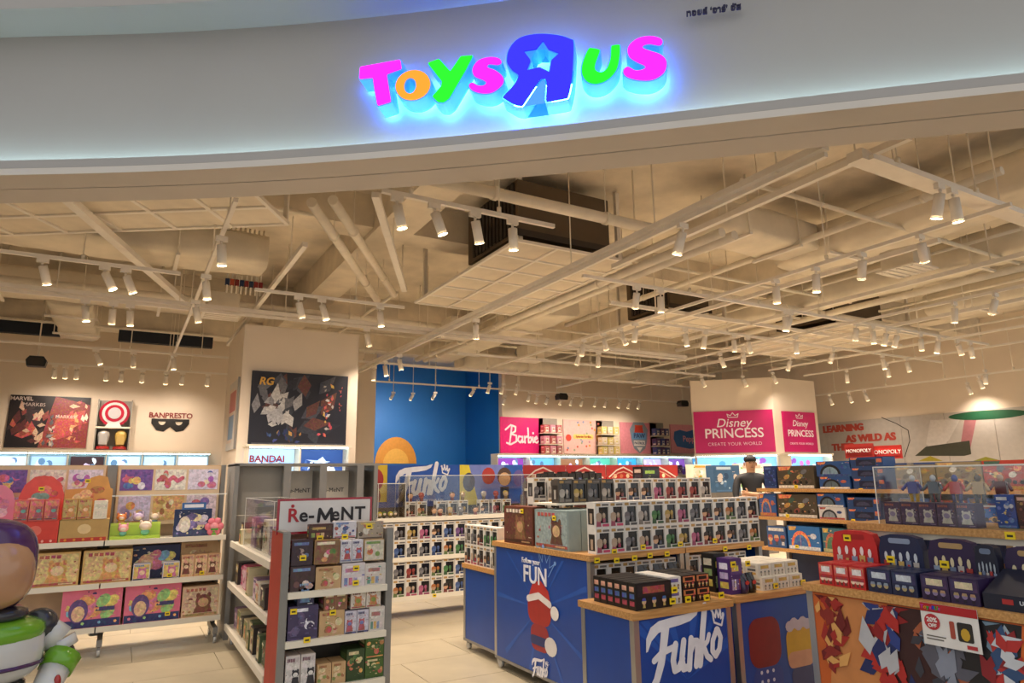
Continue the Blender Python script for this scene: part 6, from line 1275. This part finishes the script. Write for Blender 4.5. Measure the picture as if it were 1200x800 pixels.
# ================================================================== STATUE at the left edge: plain toy figure in the same colours
sp = CAM+ray(-22, 652).normalized()*3.3
st = thing('toy_statue', 'large glossy toy statue in white and green with a plain purple head', 'statue', (sp.x, sp.y, 0), R_(24))
def sell(name, o_, r_, c, n=20, mm=14, parent=st, e=.6):
    b = MB(); f = lambda t: math.copysign(abs(t)**e, t)
    for a in range(mm+1):
        ph = math.pi*a/mm
        for k in range(n): t = 2*math.pi*k/n; b.v.append((o_[0]+r_[0]*f(math.sin(ph))*f(math.cos(t)), o_[1]+r_[1]*f(math.sin(ph))*f(math.sin(t)), o_[2]+r_[2]*f(math.cos(ph))))
    for a in range(mm):
        for k in range(n): b.f.append((a*n+k, (a+1)*n+k, (a+1)*n+(k+1) % n, a*n+(k+1) % n)); b.c.append(c); b.smooth.append(True)
    return b.build(name, GLOSS, parent)
def tubes(name, pts, c, n=14, parent=st):
    b = MB()
    for k in range(len(pts)-1): b.tube(pts[k][:3], pts[k+1][:3], pts[k][3], c, n, r2=pts[k+1][3], caps=True)
    return b.build(name, GLOSS, parent)
sell('head', (.0, 0, 1.10), (.17, .165, .172), '4A2256', e=.7)
sell('face_plate', (-.0, -.08, 1.075), (.145, .125, .13), 'B98A66', e=.8)
sell('neck_ring', (0, 0, .925), (.16, .14, .03), '34343A')
sell('torso', (0, 0, .79), (.23, .17, .125), 'CFCDC8', e=.7)
sell('collar', (0, -.005, .86), (.225, .17, .055), '6FA828', e=.72); sell('chest_band', (0, 0, .745), (.235, .178, .014), '45204F', e=.7)
sell('waist', (0, 0, .665), (.18, .14, .04), '18181A'); sell('hip', (0, 0, .59), (.20, .15, .06), '6FA828', e=.75)
for sx in (1, -1):
    ox = sx*.22
    sell('shoulder_joint', (ox, 0, .855), (.066, .066, .066), '34363C', 16, 10, e=1)
    tubes('upper_arm', [(ox+sx*.02, 0, .835, .055), (ox+sx*.07, -.02, .79, .058), (ox+sx*.085, -.03, .755, .055)], 'D2D0CA')
    sell('elbow', (ox+sx*.08, -.035, .74), (.045, .045, .045), '2A2A2E', 14, 9, e=1)
    tubes('cuff', [(ox+sx*.08, -.045, .735, .068), (ox+sx*.045, -.075, .69, .06)], '6FA828')
    tubes('forearm', [(ox+sx*.05, -.07, .70, .056), (ox-sx*.02, -.14, .605, .044)], 'D2D0CA')
    sell('light_panel', (ox+sx*.03, -.148, .665), (.013, .012, .026), 'A82A26', 12, 8, e=1)
    hnd = sell('hand', (ox-sx*.05, -.165, .57), (.05, .034, .05), 'DAD8D4', 14, 9, e=.85)
    for k in range(4):
        b = MB(); p0 = V((ox-sx*(.02+.022*k), -.17, .535)); b.tube(p0, p0+V((-.008*sx, -.012, -.032)), .011, 'DAD8D4', 8); b.tube(p0+V((-.008*sx, -.012, -.032)), p0+V((-.02*sx, .0, -.05-.004*(k in (1, 2)))), .0105, 'DAD8D4', 8, r2=.008); b.build('finger', GLOSS, hnd)
    b = MB(); p0 = V((ox-sx*.005, -.18, .57)); b.tube(p0, p0+V((.0, -.03, -.03)), .012, '45204F', 8, r2=.009); b.build('thumb', GLOSS, hnd)
    tubes('leg', [(sx*.10, 0, .57, .085), (sx*.11, 0, .32, .075), (sx*.12, 0, .12, .095)], 'CFCDC8')
    sell('boot', (sx*.12, -.04, .055), (.10, .14, .055), '6FA828', 16, 8)

# ================================================================== SHOP SIGN: seven lit letters on the fascia
A_, B_ = atz(400, 172, ZL), atz(800, 129, ZL); dd = (B_-A_); dd.z = 0; dd.normalize(); nn = V((dd.y, -dd.x, 0)); nn = nn if nn.dot(V((.5, .87, 0))) < 0 else -nn
LD = .13; p_front = A_-nn*(FB-.035)+nn*LD
def w2(x, y):
    p = atplane(x, y, p_front, nn)-p_front; return (p.dot(dd), p.z)
def o6(pts): return [(400+x/5.4545, 20+y/5.4545) for x, y in pts]
def o7(pts): return [(580+x/5.4545, 20+y/5.4545) for x, y in pts]
def ellp(cx, cy, rx, ry, rot, n=22): return [(cx+rx*math.cos(t)*math.cos(rot)-ry*math.sin(t)*math.sin(rot), cy+rx*math.cos(t)*math.sin(rot)+ry*math.sin(t)*math.cos(rot)) for t in [2*math.pi*k/n for k in range(n)]]
def rcorner(pts, f=.18):
    out = []; L = len(pts)
    for i in range(L):
        a, b, c = V(pts[i-1]), V(pts[i]), V(pts[(i+1) % L]); d = min(9, f*(a-b).length, f*(c-b).length); p, q = b+(a-b).normalized()*d, b+(c-b).normalized()*d
        for t in (0, .33, .67, 1): out.append(tuple((p*(1-t)**2+b*2*t*(1-t)+q*t*t)[:]))
    return out
Tt = rcorner([(122, 322), (378, 276), (386, 332), (290, 366), (300, 430), (318, 542), (234, 568), (216, 470), (204, 388), (117, 397)])
Yy = rcorner([(555, 298), (625, 271), (698, 352), (765, 254), (842, 249), (795, 340), (690, 520), (655, 546), (620, 544), (583, 510), (640, 445), (646, 415)])
S1 = [p[:] for p in spline([(1024, 292), (1008, 268), (950, 260), (880, 280), (842, 330), (852, 378), (905, 402), (928, 420), (915, 440), (875, 442), (838, 424), (818, 442), (842, 470), (900, 488), (970, 480), (1030, 430), (1032, 385), (985, 345), (935, 325), (945, 302), (1000, 306)], 4)]
Rr = [p[:] for p in spline([(78, 280), (90, 215), (135, 155), (200, 124), (300, 112), (410, 122), (485, 146), (502, 165), (500, 280), (490, 410), (470, 505), (450, 522), (345, 540), (328, 532), (332, 440), (324, 402), (300, 398), (270, 430), (185, 556), (165, 568), (125, 560), (62, 522), (58, 508), (120, 440), (152, 378), (115, 345), (88, 312)], 4)]
St = rcorner([(308, 156), (342, 210), (412, 235), (362, 280), (350, 357), (283, 325), (203, 345), (230, 280), (186, 222), (265, 210)], .22)
Uu = [p[:] for p in spline([(598, 210), (625, 204), (664, 212), (668, 225), (640, 305), (645, 345), (680, 356), (715, 335), (740, 270), (744, 198), (755, 186), (790, 182), (798, 192), (795, 260), (775, 340), (720, 400), (650, 427), (590, 412), (557, 360), (565, 290)], 4)]
S2 = [p[:] for p in spline([(1070, 162), (1055, 140), (990, 126), (910, 142), (852, 195), (858, 252), (905, 287), (957, 312), (955, 335), (900, 346), (848, 322), (822, 350), (845, 382), (920, 403), (1010, 400), (1080, 355), (1096, 290), (1060, 245), (990, 220), (945, 202), (950, 182), (990, 172), (1052, 182)], 4)]
LET = [('letter', [o6(Tt)], 'FF00F0'), ('letter', [o6(ellp(459, 437, 112, 93, -.3)), o6(ellp(441, 441, 40, 52, .1))], 'FF8A14'), ('letter', [o6(Yy)], '06D806'), ('letter', [o6(S1)], 'F000E0'), ('letter', [o7(Rr), o7(St)], '2018FF'), ('letter', [o7(Uu)], '06D806'), ('letter', [o7(S2)], 'FF00F0')]
ss = thing('shop_sign', 'lit multicolour toy shop name sign on the curved fascia', 'sign')
Ms = Matrix(((dd.x, 0, nn.x, p_front.x), (dd.y, 0, nn.y, p_front.y), (0, 1, 0, p_front.z), (0, 0, 0, 1)))
SIDE = mat('blue_lit_letter_side', '5AA8E0', .4, emit='2F94FF', es=.5, noise=.03)
HALO = mat('blue_halo_led', '3F8CFF', .4, emit='2F74FF', es=85, noise=.02)
for nm, loops, c in LET:
    fm = ink(c, 1.0); lw = [[w2(*p) for p in lp] for lp in loops]
    def grown(lp, d):
        out = []; L = len(lp); ar = sum(lp[i][0]*lp[(i+1) % L][1]-lp[(i+1) % L][0]*lp[i][1] for i in range(L)); sg = 1 if ar > 0 else -1
        for i in range(L):
            a, b = V(lp[i-1]), V(lp[(i+1) % L]); t = (b-a).normalized(); out.append((lp[i][0]+t.y*d*sg, lp[i][1]-t.x*d*sg))
        return out
    sides = [grown(lw[0], .007)]+[grown(l, -.007) for l in lw[1:]]
    o = link('letter', curve_mesh('letter', sides, LD, SIDE), ss); o.matrix_local = Ms @ Matrix.Translation((0, 0, -LD/2))
    o2 = link('letter_face', curve_mesh('letter_face', lw, .01, fm), o); o2.location = (0, 0, LD/2+.003)
    hm = [grown(lw[0], -.012)]+[grown(l, .012) for l in lw[1:]]; o3 = link('halo_light', curve_mesh('halo_light', hm, .004, HALO), o); o3.location = (0, 0, -LD/2-.004)
# small Thai name on the fascia
tp = atplane(836, 12, p_front-nn*(LD-.015), nn)
tn = link('thai_lettering', text_mesh('ทอยส์ ‘อาร์’ อัส', .052, ink('1B1440'), depth=.012, bold=.03)); tag(tn, 'small dark navy Thai lettering on the fascia', 'lettering')
tn.matrix_world = Matrix(((dd.x, 0, nn.x, tp.x), (dd.y, 0, nn.y, tp.y), (0, 1, 0, tp.z), (0, 0, 0, 1)))
